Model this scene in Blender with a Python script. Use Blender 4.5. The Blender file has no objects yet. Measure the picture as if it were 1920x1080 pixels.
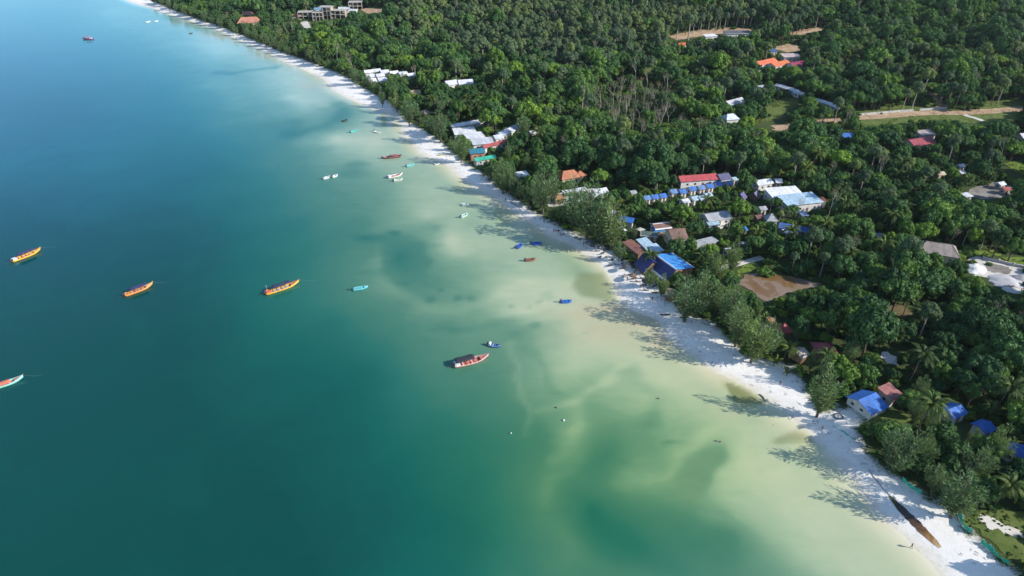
import bpy, bmesh, math, random
import numpy as np
from mathutils import Vector, Matrix

random.seed(7)
RNG = np.random.default_rng(11)
R = math.radians
SC = bpy.context.scene
COL = SC.collection

# ------------------------------------------------------------------ camera
CAM_H, PITCH, FPX = 120.0, R(32.0), 1280.0          # drone height, tilt below the horizon, focal length at 1920 px wide
cam_data = bpy.data.cameras.new('camera')
cam_data.sensor_width = 36.0
cam_data.lens = FPX / 1920.0 * 36.0
cam_data.clip_start = 1.0
cam_data.clip_end = 20000.0
cam = bpy.data.objects.new('camera', cam_data)
COL.objects.link(cam)
cam.location = (0, 0, CAM_H)
cam.rotation_euler = (math.pi / 2 - PITCH, 0, 0)
SC.camera = cam

# ------------------------------------------------------------------ sky, sun, exposure
SUN_EL = R(30.0)
SUN_AZ = (0.962, -0.272)                              # horizontal direction towards the sun: right of the view, a little behind it
world = bpy.data.worlds.new('World')
SC.world = world
world.use_nodes = True
wn = world.node_tree
for n in list(wn.nodes):
    wn.nodes.remove(n)
wo = wn.nodes.new('ShaderNodeOutputWorld')
wb = wn.nodes.new('ShaderNodeBackground')
ws = wn.nodes.new('ShaderNodeTexSky')
ws.sky_type = 'NISHITA'
ws.sun_disc = False
ws.sun_elevation = SUN_EL
ws.sun_rotation = math.atan2(SUN_AZ[0], SUN_AZ[1])
ws.air_density = 1.0
ws.dust_density = 0.1
ws.ozone_density = 2.5
wb.inputs['Strength'].default_value = 0.145
wn.links.new(ws.outputs[0], wb.inputs[0])
wn.links.new(wb.outputs[0], wo.inputs[0])
sun_data = bpy.data.lights.new('sun', 'SUN')
sun_data.energy = 4.5
sun_data.angle = R(0.55)
sun_data.color = (1.0, 0.95, 0.86)
sun = bpy.data.objects.new('sun', sun_data)
COL.objects.link(sun)
sd = Vector((SUN_AZ[0] * math.cos(SUN_EL), SUN_AZ[1] * math.cos(SUN_EL), math.sin(SUN_EL)))
sun.rotation_euler = sd.to_track_quat('Z', 'Y').to_euler()
sun.location = (200, -60, 300)
vs = SC.view_settings
vs.view_transform = 'Standard'
vs.look = 'None'
vs.exposure = 0.68
vs.gamma = 1.0
vs.use_curve_mapping = False
SC.cycles.max_bounces = 5
SC.cycles.diffuse_bounces = 2
SC.cycles.glossy_bounces = 2
SC.cycles.transmission_bounces = 2
SC.cycles.transparent_max_bounces = 8
SC.cycles.volume_bounces = 0
SC.cycles.caustics_reflective = False
SC.cycles.caustics_refractive = False
SC.cycles.use_denoising = True

# ------------------------------------------------------------------ small helpers
def link(o, parent=None):
    COL.objects.link(o)
    if parent is not None:
        o.parent = parent
    return o

def tag(o, label, cat, group=None):
    o['label'] = label
    o['category'] = cat
    if group:
        o['group'] = group
    return o

def empty(name, loc=(0, 0, 0), rz=0.0):
    o = bpy.data.objects.new(name, None)
    o.empty_display_size = 0.3
    o.location = loc
    o.rotation_euler = (0, 0, rz)
    return link(o)

def mesh_obj(name, verts, faces, mat, parent=None, smooth=False):
    me = bpy.data.meshes.new(name)
    me.from_pydata([tuple(v) for v in verts], [], [tuple(f) for f in faces])
    if mat is not None:
        me.materials.append(mat)
    if smooth:
        me.polygons.foreach_set('use_smooth', [True] * len(me.polygons))
    me.update()
    return link(bpy.data.objects.new(name, me), parent)

def share(name, me, parent=None, loc=(0, 0, 0), rot=(0, 0, 0), scale=(1, 1, 1)):
    o = bpy.data.objects.new(name, me)
    o.location = loc
    o.rotation_euler = rot
    o.scale = scale
    return link(o, parent)

class MB:
    """collects simple shapes for one mesh"""
    def __init__(self):
        self.v, self.f = [], []
    def add(self, vs_, fs_):
        b = len(self.v)
        self.v += [tuple(p) for p in vs_]
        self.f += [tuple(i + b for i in q) for q in fs_]
        return self
    def box(self, x0, x1, y0, y1, z0, z1):
        return self.add([(x0, y0, z0), (x1, y0, z0), (x1, y1, z0), (x0, y1, z0), (x0, y0, z1), (x1, y0, z1), (x1, y1, z1), (x0, y1, z1)],
                        [(0, 3, 2, 1), (4, 5, 6, 7), (0, 1, 5, 4), (1, 2, 6, 5), (2, 3, 7, 6), (3, 0, 4, 7)])
    def slab(self, quad, t):
        """quad: 4 corner points (top face, counter-clockwise from above), thickened downwards"""
        q = [Vector(p) for p in quad]
        n = (q[1] - q[0]).cross(q[2] - q[0]).normalized()
        lo = [p - n * t for p in q]
        return self.add(q + lo, [(0, 1, 2, 3), (7, 6, 5, 4), (0, 4, 5, 1), (1, 5, 6, 2), (2, 6, 7, 3), (3, 7, 4, 0)])
    def tube(self, pts, radii, n=6):
        pts = [Vector(p) for p in pts]
        b = len(self.v)
        for i, p in enumerate(pts):
            d = (pts[min(i + 1, len(pts) - 1)] - pts[max(i - 1, 0)])
            d = d.normalized() if d.length > 1e-6 else Vector((0, 0, 1))
            a = d.cross(Vector((0.31, 0.17, 1.0)))
            a = a.normalized() if a.length > 1e-3 else Vector((1, 0, 0))
            c = d.cross(a)
            r = radii[i] if hasattr(radii, '__len__') else radii
            for k in range(n):
                t = 2 * math.pi * k / n
                self.v.append(tuple(p + a * (r * math.cos(t)) + c * (r * math.sin(t))))
        for i in range(len(pts) - 1):
            for k in range(n):
                self.f.append((b + i * n + k, b + i * n + (k + 1) % n, b + (i + 1) * n + (k + 1) % n, b + (i + 1) * n + k))
        self.f.append(tuple(b + k for k in reversed(range(n))))
        self.f.append(tuple(b + (len(pts) - 1) * n + k for k in range(n)))
        return self
    def mesh(self, name, mat, smooth=False):
        me = bpy.data.meshes.new(name)
        me.from_pydata(self.v, [], self.f)
        if mat is not None:
            me.materials.append(mat)
        if smooth:
            me.polygons.foreach_set('use_smooth', [True] * len(me.polygons))
        me.update()
        return me
    def build(self, name, mat, parent=None, smooth=False):
        return link(bpy.data.objects.new(name, self.mesh(name, mat, smooth)), parent)

def smooth01(e0, e1, x):
    t = np.clip((np.asarray(x, float) - e0) / (e1 - e0), 0, 1)
    return t * t * (3 - 2 * t)

def vnoise(x, y, seed=0):
    xi, yi = np.floor(x).astype(np.int64), np.floor(y).astype(np.int64)
    xf, yf = x - xi, y - yi
    u, v = xf * xf * (3 - 2 * xf), yf * yf * (3 - 2 * yf)
    def h(a, b):
        k = (a * 374761393 + b * 668265263 + seed * 1274126177) & 0x7fffffff
        k = ((k ^ (k >> 13)) * 1274126177) & 0x7fffffff
        return ((k ^ (k >> 16)) & 0xffff) / 65535.0
    return (h(xi, yi) * (1 - u) + h(xi + 1, yi) * u) * (1 - v) + (h(xi, yi + 1) * (1 - u) + h(xi + 1, yi + 1) * u) * v

def fbm(x, y, seed=0, oct=4):
    s, a, t = 0.0, 0.5, 0.0
    for i in range(oct):
        s = s + a * vnoise(x * 2 ** i + 17.3 * i, y * 2 ** i - 9.1 * i, seed + i)
        t += a
        a *= 0.5
    return s / t

# ------------------------------------------------------------------ photo pixel <-> place
FWD = np.array([0, math.cos(PITCH), -math.sin(PITCH)])
UP = np.array([0, math.sin(PITCH), math.cos(PITCH)])

def flat(u, v, z=0.0):
    dx, dy = (u - 960) / FPX, -(v - 540) / FPX
    d = np.array([dx, FWD[1] + dy * UP[1], FWD[2] + dy * UP[2]])
    t = (z - CAM_H) / d[2]
    return np.array([d[0] * t, d[1] * t])

def proj(x, y, z):
    zc = y * FWD[1] + (z - CAM_H) * FWD[2]
    yc = y * UP[1] + (z - CAM_H) * UP[2]
    zc = np.where(np.abs(zc) < 1e-3, 1e-3, zc)
    return 960 + FPX * x / zc, 540 - FPX * yc / zc, zc

SHORE_PX = [(235, 0), (250, 6), (290, 17), (310, 25), (340, 34), (380, 47), (410, 57), (440, 72), (475, 87), (502, 99), (535, 117), (572, 132),
            (608, 149), (626, 170), (650, 183), (677, 195), (715, 209), (740, 222), (752, 238), (760, 255), (775, 270), (788, 287), (818, 300), (840, 311),
            (860, 330), (880, 345), (905, 358), (928, 371), (960, 395), (1000, 420), (1030, 443), (1068, 458), (1095, 473), (1120, 492), (1140, 512),
            (1155, 535), (1163, 562), (1178, 577), (1205, 588), (1230, 597), (1241, 609), (1254, 633), (1278, 652), (1310, 672), (1342, 697), (1380, 712), (1412, 730),
            (1447, 753), (1490, 786), (1526, 820), (1556, 850), (1585, 884), (1616, 918), (1646, 961), (1678, 987), (1710, 1018), (1738, 1046), (1762, 1074), (1800, 1118), (1850, 1180)]
VEG_PX = [(285, 0), (310, 10), (345, 24), (385, 38), (420, 49), (460, 66), (500, 83), (545, 101), (580, 114), (615, 127), (645, 140), (668, 156), (705, 176),
          (735, 190), (752, 208), (775, 228), (815, 252), (850, 283), (880, 306), (920, 334), (955, 362), (1000, 392), (1045, 422), (1085, 440), (1130, 462), (1165, 484),
          (1205, 515), (1240, 545), (1268, 575), (1295, 592), (1335, 608), (1370, 640), (1400, 668), (1450, 672), (1490, 690), (1510, 735), (1545, 768), (1600, 762), (1628, 775),
          (1600, 795), (1612, 830), (1655, 872), (1705, 905), (1740, 935), (1785, 960), (1800, 975), (1815, 1000), (1850, 1030), (1890, 1062), (1930, 1105), (1990, 1180)]
VEG_PX = [(u - 2, v + 1) if v < 165 else ((u - 4, v + 1) if v < 400 else (u, v)) for u, v in VEG_PX]
shore = [(-1900.0, 1950.0), (-1000.0, 1350.0), (-560.0, 960.0)] + [tuple(flat(*p)) for p in SHORE_PX] + [(160.0, 20.0), (300.0, -120.0), (700.0, -700.0)]
veg = [(-1850.0, 1985.0), (-960.0, 1375.0), (-520.0, 975.0)] + [tuple(flat(p[0], p[1], 1.6)) for p in VEG_PX] + [(200.0, 20.0), (340.0, -120.0), (740.0, -700.0)]
shore, veg = np.array(shore), np.array(veg)
FAR_CORNERS = [(9000.0, -700.0), (9000.0, 9000.0), (-1900.0, 9000.0)]

def inside(poly, x, y):
    poly = np.asarray(poly, float)
    if np.size(x) < 2000:
        q = np.roll(poly, 1, axis=0)
        X, Y = np.ravel(x)[:, None], np.ravel(y)[:, None]
        dy = np.where(q[:, 1] == poly[:, 1], 1e-12, q[:, 1] - poly[:, 1])
        m = ((poly[:, 1] > Y) != (q[:, 1] > Y)) & (X < (q[:, 0] - poly[:, 0]) * (Y - poly[:, 1]) / dy + poly[:, 0])
        return (m.sum(1) % 2 == 1).reshape(np.shape(x))
    c = np.zeros(np.shape(x), bool)
    j = len(poly) - 1
    for i in range(len(poly)):
        xi, yi, xj, yj = poly[i][0], poly[i][1], poly[j][0], poly[j][1]
        if yi != yj:
            m = ((yi > y) != (yj > y)) & (x < (xj - xi) * (y - yi) / (yj - yi) + xi)
            c ^= m
        j = i
    return c

def line_dist(line, x, y):
    if np.size(x) < 2000:
        a, e = np.asarray(line)[:-1], np.diff(np.asarray(line), axis=0)
        X, Y = np.ravel(x)[:, None], np.ravel(y)[:, None]
        t = np.clip(((X - a[:, 0]) * e[:, 0] + (Y - a[:, 1]) * e[:, 1]) / ((e ** 2).sum(1) + 1e-9), 0, 1)
        return np.hypot(X - a[:, 0] - t * e[:, 0], Y - a[:, 1] - t * e[:, 1]).min(1).reshape(np.shape(x))
    d = np.full(np.shape(x), 1e9)
    for a, b in zip(line[:-1], line[1:]):
        ex, ey = b[0] - a[0], b[1] - a[1]
        t = np.clip(((x - a[0]) * ex + (y - a[1]) * ey) / (ex * ex + ey * ey + 1e-9), 0, 1)
        d = np.minimum(d, np.hypot(x - a[0] - t * ex, y - a[1] - t * ey))
    return d

def sdist(line, x, y):
    x, y = np.atleast_1d(np.asarray(x, float)), np.atleast_1d(np.asarray(y, float))
    d = line_dist(line, x, y)
    return np.where(inside(list(map(tuple, line)) + FAR_CORNERS, x, y), d, -d)

def terr(x, y, d=None):
    x, y = np.atleast_1d(np.asarray(x, float)), np.atleast_1d(np.asarray(y, float))
    if d is None:
        d = sdist(shore, x, y)
    z = np.where(d > 0, 2.0 * (1 - np.exp(-np.maximum(d, 0) / 12.0)), np.maximum(d * 0.06, -4.0))
    hill = 48.0 * smooth01(400, 1050, y + 0.22 * x) * smooth01(30, 220, d)
    return z + hill

def gp(u, v, h=0.0):
    """point at height h above the ground that the photo shows at pixel (u, v)"""
    z = 2.0 + h
    for _ in range(18):
        p = flat(u, v, z)
        z = 0.5 * z + 0.5 * (float(terr(p[0], p[1])[0]) + h)
    p = flat(u, v, z)
    return Vector((p[0], p[1], z))

# ------------------------------------------------------------------ materials
def new_mat(name):
    m = bpy.data.materials.new(name)
    m.use_nodes = True
    nt = m.node_tree
    for n in list(nt.nodes):
        nt.nodes.remove(n)
    return m, nt, nt.nodes.new('ShaderNodeOutputMaterial')

def nd(nt, kind, **kw):
    n = nt.nodes.new(kind)
    for k, v in kw.items():
        setattr(n, k, v)
    return n

def ramp(nt, stops):
    r = nd(nt, 'ShaderNodeValToRGB')
    el = r.color_ramp.elements
    el[0].position, el[0].color = stops[0][0], (*stops[0][1], 1)
    el[1].position, el[1].color = stops[-1][0], (*stops[-1][1], 1)
    for p, c in stops[1:-1]:
        e = el.new(p)
        e.color = (*c, 1)
    return r

def mixc(nt, fac, a, b, blend='MIX'):
    m = nd(nt, 'ShaderNodeMix', data_type='RGBA', blend_type=blend)
    for sock, val in ((m.inputs[0], fac), (m.inputs[6], a), (m.inputs[7], b)):
        if hasattr(val, 'is_linked'):
            nt.links.new(val, sock)
        elif isinstance(val, (int, float)):
            sock.default_value = val
        else:
            sock.default_value = (*val, 1) if len(val) == 3 else val
    return m.outputs[2]

def math_n(nt, op, a, b=None, c=None):
    m = nd(nt, 'ShaderNodeMath', operation=op)
    for i, val in enumerate((a, b, c)):
        if val is None:
            continue
        if hasattr(val, 'is_linked'):
            nt.links.new(val, m.inputs[i])
        else:
            m.inputs[i].default_value = val
    return m.outputs[0]

def noise(nt, vec, scale, detail=4, rough=0.55, dist=0.0):
    n = nd(nt, 'ShaderNodeTexNoise')
    n.inputs['Scale'].default_value = scale
    n.inputs['Detail'].default_value = detail
    n.inputs['Roughness'].default_value = rough
    n.inputs['Distortion'].default_value = dist
    if vec is not None:
        nt.links.new(vec, n.inputs['Vector'])
    return n.outputs['Fac']

_pm = {}
def paint(color, rough=0.6, var=0.16, scale=1.3, metal=0.0, name='paint'):
    """weathered paint / plain surface with uneven colour"""
    key = (tuple(round(c, 3) for c in color), rough, var, scale, metal)
    if key in _pm:
        return _pm[key]
    m, nt, out = new_mat(name)
    b = nd(nt, 'ShaderNodeBsdfPrincipled')
    tc = nd(nt, 'ShaderNodeTexCoord')
    n1 = noise(nt, tc.outputs['Object'], scale, 5, 0.65)
    n2 = noise(nt, tc.outputs['Object'], scale * 7, 3, 0.6)
    s = math_n(nt, 'ADD', math_n(nt, 'MULTIPLY', n1, 0.7), math_n(nt, 'MULTIPLY', n2, 0.3))
    rp = ramp(nt, [(0.30, tuple(c * (1 - var * 1.6) for c in color)), (0.5, color), (0.72, tuple(min(0.9, c * (1 + var) + var * 0.03) for c in color))])
    nt.links.new(s, rp.inputs[0])
    nt.links.new(rp.outputs[0], b.inputs['Base Color'])
    b.inputs['Roughness'].default_value = rough
    b.inputs['Metallic'].default_value = metal
    nt.links.new(b.outputs[0], out.inputs[0])
    _pm[key] = m
    return m

_rm = {}
def roof_mat(color, tile=False, dirt=0.35):
    """corrugated sheet (or tile) roof: ribs run down the slope, stains and faded sheets"""
    key = (tuple(round(c, 3) for c in color), tile, dirt)
    if key in _rm:
        return _rm[key]
    m, nt, out = new_mat('roof_sheet')
    b = nd(nt, 'ShaderNodeBsdfPrincipled')
    tc = nd(nt, 'ShaderNodeTexCoord')
    sep = nd(nt, 'ShaderNodeSeparateXYZ')
    nt.links.new(tc.outputs['Object'], sep.inputs[0])
    sheet = math_n(nt, 'FLOOR', math_n(nt, 'DIVIDE', sep.outputs[0], 0.95))
    wn_ = nd(nt, 'ShaderNodeTexWhiteNoise', noise_dimensions='1D')
    nt.links.new(sheet, wn_.inputs['W'])
    n1 = noise(nt, tc.outputs['Object'], 0.45, 5, 0.7, 0.6)
    n2 = noise(nt, tc.outputs['Object'], 4.0, 3, 0.6)
    f = math_n(nt, 'ADD', math_n(nt, 'MULTIPLY', n1, 0.8), math_n(nt, 'MULTIPLY', n2, 0.2))
    rp = ramp(nt, [(0.30, tuple(c * (1 - dirt) * 0.9 for c in color)), (0.52, color), (0.75, tuple(min(0.85, c * 1.12 + 0.02) for c in color))])
    nt.links.new(f, rp.inputs[0])
    v = math_n(nt, 'MULTIPLY_ADD', wn_.outputs['Value'], 0.26, 0.86)
    cmb = nd(nt, 'ShaderNodeCombineColor')
    for i in range(3):
        nt.links.new(v, cmb.inputs[i])
    c2 = mixc(nt, 1.0, rp.outputs[0], cmb.outputs[0], 'MULTIPLY')
    n3 = noise(nt, tc.outputs['Object'], 0.8, 6, 0.75, 1.2)
    rs = ramp(nt, [(0.56, (0, 0, 0)), (0.66, (0.7, 0.7, 0.7))])
    nt.links.new(n3, rs.inputs[0])
    c2 = mixc(nt, rs.outputs[0], c2, mixc(nt, 0.5, (0.15, 0.085, 0.05), tuple(c * 0.6 for c in color)))
    nt.links.new(c2, b.inputs['Base Color'])
    b.inputs['Roughness'].default_value = 0.8 if tile else 0.6
    rib = math_n(nt, 'SINE', math_n(nt, 'MULTIPLY', sep.outputs[0], 2 * math.pi / (0.3 if tile else 0.19)))
    bp = nd(nt, 'ShaderNodeBump')
    bp.inputs['Strength'].default_value = 0.35
    bp.inputs['Distance'].default_value = 0.03
    nt.links.new(rib, bp.inputs['Height'])
    nt.links.new(bp.outputs[0], b.inputs['Normal'])
    nt.links.new(b.outputs[0], out.inputs[0])
    _rm[key] = m
    return m

def foliage_mat(name, base, light, hue_var=0.5, trans=0.25, stand=1.0):
    m, nt, out = new_mat(name)
    oi = nd(nt, 'ShaderNodeObjectInfo')
    ge = nd(nt, 'ShaderNodeNewGeometry')
    leaf = mixc(nt, math_n(nt, 'POWER', ge.outputs['Random Per Island'], 1.6), base, light)
    tree = ramp(nt, [(0.0, (0.50, 0.60, 0.66)), (0.3, (0.78, 0.88, 0.84)), (0.62, (1.0, 1.0, 0.9)), (0.84, (1.35, 1.25, 0.85)), (1.0, (1.9, 1.6, 0.8))])
    nt.links.new(oi.outputs['Random'], tree.inputs[0])
    c = mixc(nt, hue_var, leaf, mixc(nt, 1.0, leaf, tree.outputs[0], 'MULTIPLY'))
    st = noise(nt, oi.outputs['Location'], 0.022, 3, 0.6)
    sr = ramp(nt, [(0.34, (0.58, 0.66, 0.72)), (0.47, (0.92, 0.95, 0.95)), (0.56, (1.08, 1.06, 0.96)), (0.68, (1.5, 1.36, 0.85))])
    nt.links.new(st, sr.inputs[0])
    c = mixc(nt, stand, c, sr.outputs[0], 'MULTIPLY')
    di = nd(nt, 'ShaderNodeBsdfDiffuse')
    tr = nd(nt, 'ShaderNodeBsdfTranslucent')
    gl = nd(nt, 'ShaderNodeBsdfGlossy')
    gl.inputs['Roughness'].default_value = 0.6
    gl.inputs['Color'].default_value = (0.9, 0.95, 1.0, 1)
    nt.links.new(c, di.inputs[0])
    nt.links.new(mixc(nt, 1.0, c, (1.2, 1.25, 0.5), 'MULTIPLY'), tr.inputs[0])
    mx = nd(nt, 'ShaderNodeMixShader')
    mx.inputs[0].default_value = trans
    nt.links.new(di.outputs[0], mx.inputs[1])
    nt.links.new(tr.outputs[0], mx.inputs[2])
    m2 = nd(nt, 'ShaderNodeMixShader')
    m2.inputs[0].default_value = 0.012
    nt.links.new(mx.outputs[0], m2.inputs[1])
    nt.links.new(gl.outputs[0], m2.inputs[2])
    nt.links.new(m2.outputs[0], out.inputs[0])
    return m

M_BROAD = foliage_mat('broadleaf_foliage', (0.043, 0.095, 0.030), (0.111, 0.207, 0.062), 1.0, 0.16)
M_CASU = foliage_mat('casuarina_foliage', (0.086, 0.141, 0.067), (0.191, 0.268, 0.130), 0.35, 0.3, 0.25)
M_BUSH = foliage_mat('bush_foliage', (0.052, 0.111, 0.026), (0.137, 0.237, 0.056), 0.9, 0.22)
M_PALE = foliage_mat('thin_tree_foliage', (0.082, 0.128, 0.066), (0.185, 0.239, 0.121), 0.6, 0.22)
M_PALM = foliage_mat('palm_foliage', (0.040, 0.070, 0.016), (0.110, 0.150, 0.040), 0.6, 0.25)
M_GRASS = foliage_mat('grass_blades', (0.085, 0.125, 0.025), (0.17, 0.20, 0.055), 0.4, 0.2, 0.3)
M_DEAD = foliage_mat('dry_foliage', (0.12, 0.105, 0.062), (0.24, 0.205, 0.13), 0.4, 0.15)
M_BARK = paint((0.11, 0.085, 0.06), 0.9, 0.3, 2.0, name='bark')
M_PALEBARK = paint((0.36, 0.32, 0.26), 0.9, 0.25, 2.0, name='pale_bark')

def ground_mat():
    m, nt, out = new_mat('ground')
    b = nd(nt, 'ShaderNodeBsdfPrincipled')
    geo = nd(nt, 'ShaderNodeNewGeometry')
    pos = geo.outputs['Position']
    a_c = nd(nt, 'ShaderNodeAttribute', attribute_name='cover')
    a_d = nd(nt, 'ShaderNodeAttribute', attribute_name='shore')
    big, mid, fine = noise(nt, pos, 0.045, 5, 0.6), noise(nt, pos, 0.35, 5, 0.65), noise(nt, pos, 2.2, 4, 0.7)
    tiny = noise(nt, pos, 5.5, 4, 0.75, 1.5)
    sand = ramp(nt, [(0.26, (0.44, 0.395, 0.335)), (0.40, (0.66, 0.61, 0.545)), (0.5, (0.75, 0.71, 0.655)), (0.75, (0.82, 0.79, 0.745))])
    nt.links.new(math_n(nt, 'ADD', math_n(nt, 'ADD', math_n(nt, 'MULTIPLY', mid, 0.42), math_n(nt, 'MULTIPLY', fine, 0.25)), math_n(nt, 'MULTIPLY', tiny, 0.33)), sand.inputs[0])
    wet = ramp(nt, [(0.0, (0.84, 0.80, 0.70)), (0.5, (0.93, 0.92, 0.89)), (1.0, (1, 1, 1))])
    nt.links.new(math_n(nt, 'MULTIPLY_ADD', a_d.outputs['Fac'], 0.28, math_n(nt, 'MULTIPLY_ADD', mid, 0.5, -0.2)), wet.inputs[0])
    sandw = mixc(nt, 1.0, sand.outputs[0], wet.outputs[0], 'MULTIPLY')
    veg_ = ramp(nt, [(0.28, (0.022, 0.030, 0.012)), (0.5, (0.045, 0.066, 0.020)), (0.66, (0.075, 0.10, 0.030)), (0.82, (0.15, 0.125, 0.075))])
    nt.links.new(math_n(nt, 'ADD', math_n(nt, 'MULTIPLY', big, 0.45), math_n(nt, 'MULTIPLY', fine, 0.55)), veg_.inputs[0])
    cov = math_n(nt, 'ADD', a_c.outputs['Fac'], math_n(nt, 'MULTIPLY', math_n(nt, 'SUBTRACT', math_n(nt, 'ADD', math_n(nt, 'MULTIPLY', mid, 0.6), math_n(nt, 'MULTIPLY', fine, 0.4)), 0.5), 1.1))
    cr = ramp(nt, [(0.42, (0, 0, 0)), (0.62, (1, 1, 1))])
    nt.links.new(cov, cr.inputs[0])
    nt.links.new(mixc(nt, cr.outputs[0], sandw, veg_.outputs[0]), b.inputs['Base Color'])
    b.inputs['Roughness'].default_value = 0.95
    b.inputs['Specular IOR Level'].default_value = 0.15
    bp = nd(nt, 'ShaderNodeBump')
    bp.inputs['Strength'].default_value = 0.35
    bp.inputs['Distance'].default_value = 0.16
    nt.links.new(math_n(nt, 'ADD', math_n(nt, 'ADD', fine, math_n(nt, 'MULTIPLY', tiny, 0.6)), math_n(nt, 'MULTIPLY', mid, 1.5)), bp.inputs['Height'])
    nt.links.new(bp.outputs[0], b.inputs['Normal'])
    nt.links.new(b.outputs[0], out.inputs[0])
    return m

def water_mat():
    """turbid sea: body colour from its depth (attribute tone), some tree and sky reflections painted in, clear at the very edge, sky mirrored by Fresnel"""
    m, nt, out = new_mat('sea_water')
    geo = nd(nt, 'ShaderNodeNewGeometry')
    pos = geo.outputs['Position']
    at = nd(nt, 'ShaderNodeAttribute', attribute_name='tone')
    asl = nd(nt, 'ShaderNodeAttribute', attribute_name='silt')
    aal = nd(nt, 'ShaderNodeAttribute', attribute_name='clear')
    wob = math_n(nt, 'MULTIPLY', math_n(nt, 'SUBTRACT', noise(nt, pos, 0.05, 6, 0.6, 0.5), 0.5), 0.10)
    mpw = nd(nt, 'ShaderNodeMapping')
    mpw.inputs['Rotation'].default_value = (0, 0, 0.6)
    mpw.inputs['Scale'].default_value = (1.0, 2.2, 1.0)
    nt.links.new(pos, mpw.inputs[0])
    str_ = math_n(nt, 'MULTIPLY', math_n(nt, 'SUBTRACT', noise(nt, mpw.outputs[0], 0.085, 6, 0.62, 0.9), 0.5), 0.09)
    shal = ramp(nt, [(0.05, (0, 0, 0)), (0.2, (1, 1, 1)), (0.55, (1, 1, 1)), (0.8, (0, 0, 0))])
    nt.links.new(at.outputs['Fac'], shal.inputs[0])
    t = math_n(nt, 'ADD', math_n(nt, 'ADD', at.outputs['Fac'], wob), math_n(nt, 'MULTIPLY', str_, shal.outputs[0]))
    rp = ramp(nt, WATER_RAMP)
    nt.links.new(t, rp.inputs[0])
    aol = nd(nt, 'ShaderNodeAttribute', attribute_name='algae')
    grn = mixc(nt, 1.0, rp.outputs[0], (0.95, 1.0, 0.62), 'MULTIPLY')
    apl = nd(nt, 'ShaderNodeAttribute', attribute_name='pool')  # mask of the painted tree reflections
    aop = nd(nt, 'ShaderNodeAttribute', attribute_name='open')  # mask of the sky reflection painted into the far left water
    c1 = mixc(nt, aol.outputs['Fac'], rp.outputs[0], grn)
    c1 = mixc(nt, apl.outputs['Fac'], c1, (0.150, 0.170, 0.058))  # olive of the trees' reflections painted into the water
    c1 = mixc(nt, aop.outputs['Fac'], c1, mixc(nt, 1.0, c1, (0.55, 1.12, 1.9), 'MULTIPLY'))  # bluer far water: sky reflection put into the body colour
    col = mixc(nt, asl.outputs['Fac'], c1, (0.44, 0.335, 0.19))
    di = nd(nt, 'ShaderNodeBsdfDiffuse')
    nt.links.new(col, di.inputs[0])
    trn = nd(nt, 'ShaderNodeBsdfTransparent')
    trn.inputs[0].default_value = (0.95, 0.96, 0.88, 1)
    mx = nd(nt, 'ShaderNodeMixShader')
    nt.links.new(aal.outputs['Fac'], mx.inputs[0])
    nt.links.new(trn.outputs[0], mx.inputs[1])
    nt.links.new(di.outputs[0], mx.inputs[2])
    gl = nd(nt, 'ShaderNodeBsdfGlossy')
    gl.inputs['Roughness'].default_value = 0.12
    gl.inputs['Color'].default_value = (0.60, 0.86, 1.0, 1)
    mp = nd(nt, 'ShaderNodeMapping')
    mp.inputs['Scale'].default_value = (0.6, 1.4, 1.0)
    nt.links.new(pos, mp.inputs[0])
    bp = nd(nt, 'ShaderNodeBump')
    bp.inputs['Strength'].default_value = 0.22
    bp.inputs['Distance'].default_value = 0.06
    nt.links.new(math_n(nt, 'ADD', noise(nt, mp.outputs[0], 0.9, 3, 0.6, 0.4), math_n(nt, 'MULTIPLY', noise(nt, pos, 0.03, 2, 0.5), 3.0)), bp.inputs['Height'])
    nt.links.new(bp.outputs[0], gl.inputs['Normal'])
    fr = nd(nt, 'ShaderNodeFresnel')
    fr.inputs['IOR'].default_value = 1.35
    nt.links.new(bp.outputs[0], fr.inputs['Normal'])
    m2 = nd(nt, 'ShaderNodeMixShader')
    nt.links.new(fr.outputs[0], m2.inputs[0])
    nt.links.new(mx.outputs[0], m2.inputs[1])
    nt.links.new(gl.outputs[0], m2.inputs[2])
    nt.links.new(m2.outputs[0], out.inputs[0])
    return m

WATER_RAMP = [(0.0, (0.66, 0.62, 0.52)), (0.06, (0.54, 0.52, 0.36)), (0.15, (0.42, 0.435, 0.28)), (0.28, (0.275, 0.35, 0.220)), (0.42, (0.135, 0.240, 0.148)),
              (0.58, (0.056, 0.160, 0.102)), (0.76, (0.016, 0.115, 0.082)), (0.90, (0.005, 0.084, 0.064)), (1.0, (0.003, 0.052, 0.043))]

# ================================================================== ground: one sheet to the horizon
def axis(lo, hi, step, far_lo, far_hi):
    a = list(np.arange(lo, hi + 0.1, step))
    s, x = step, hi
    while x < far_hi:
        s *= 1.35
        x += s
        a.append(x)
    s, x, b = step, lo, []
    while x > far_lo:
        s *= 1.35
        x -= s
        b.append(x)
    return np.array(b[::-1] + a)

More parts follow.
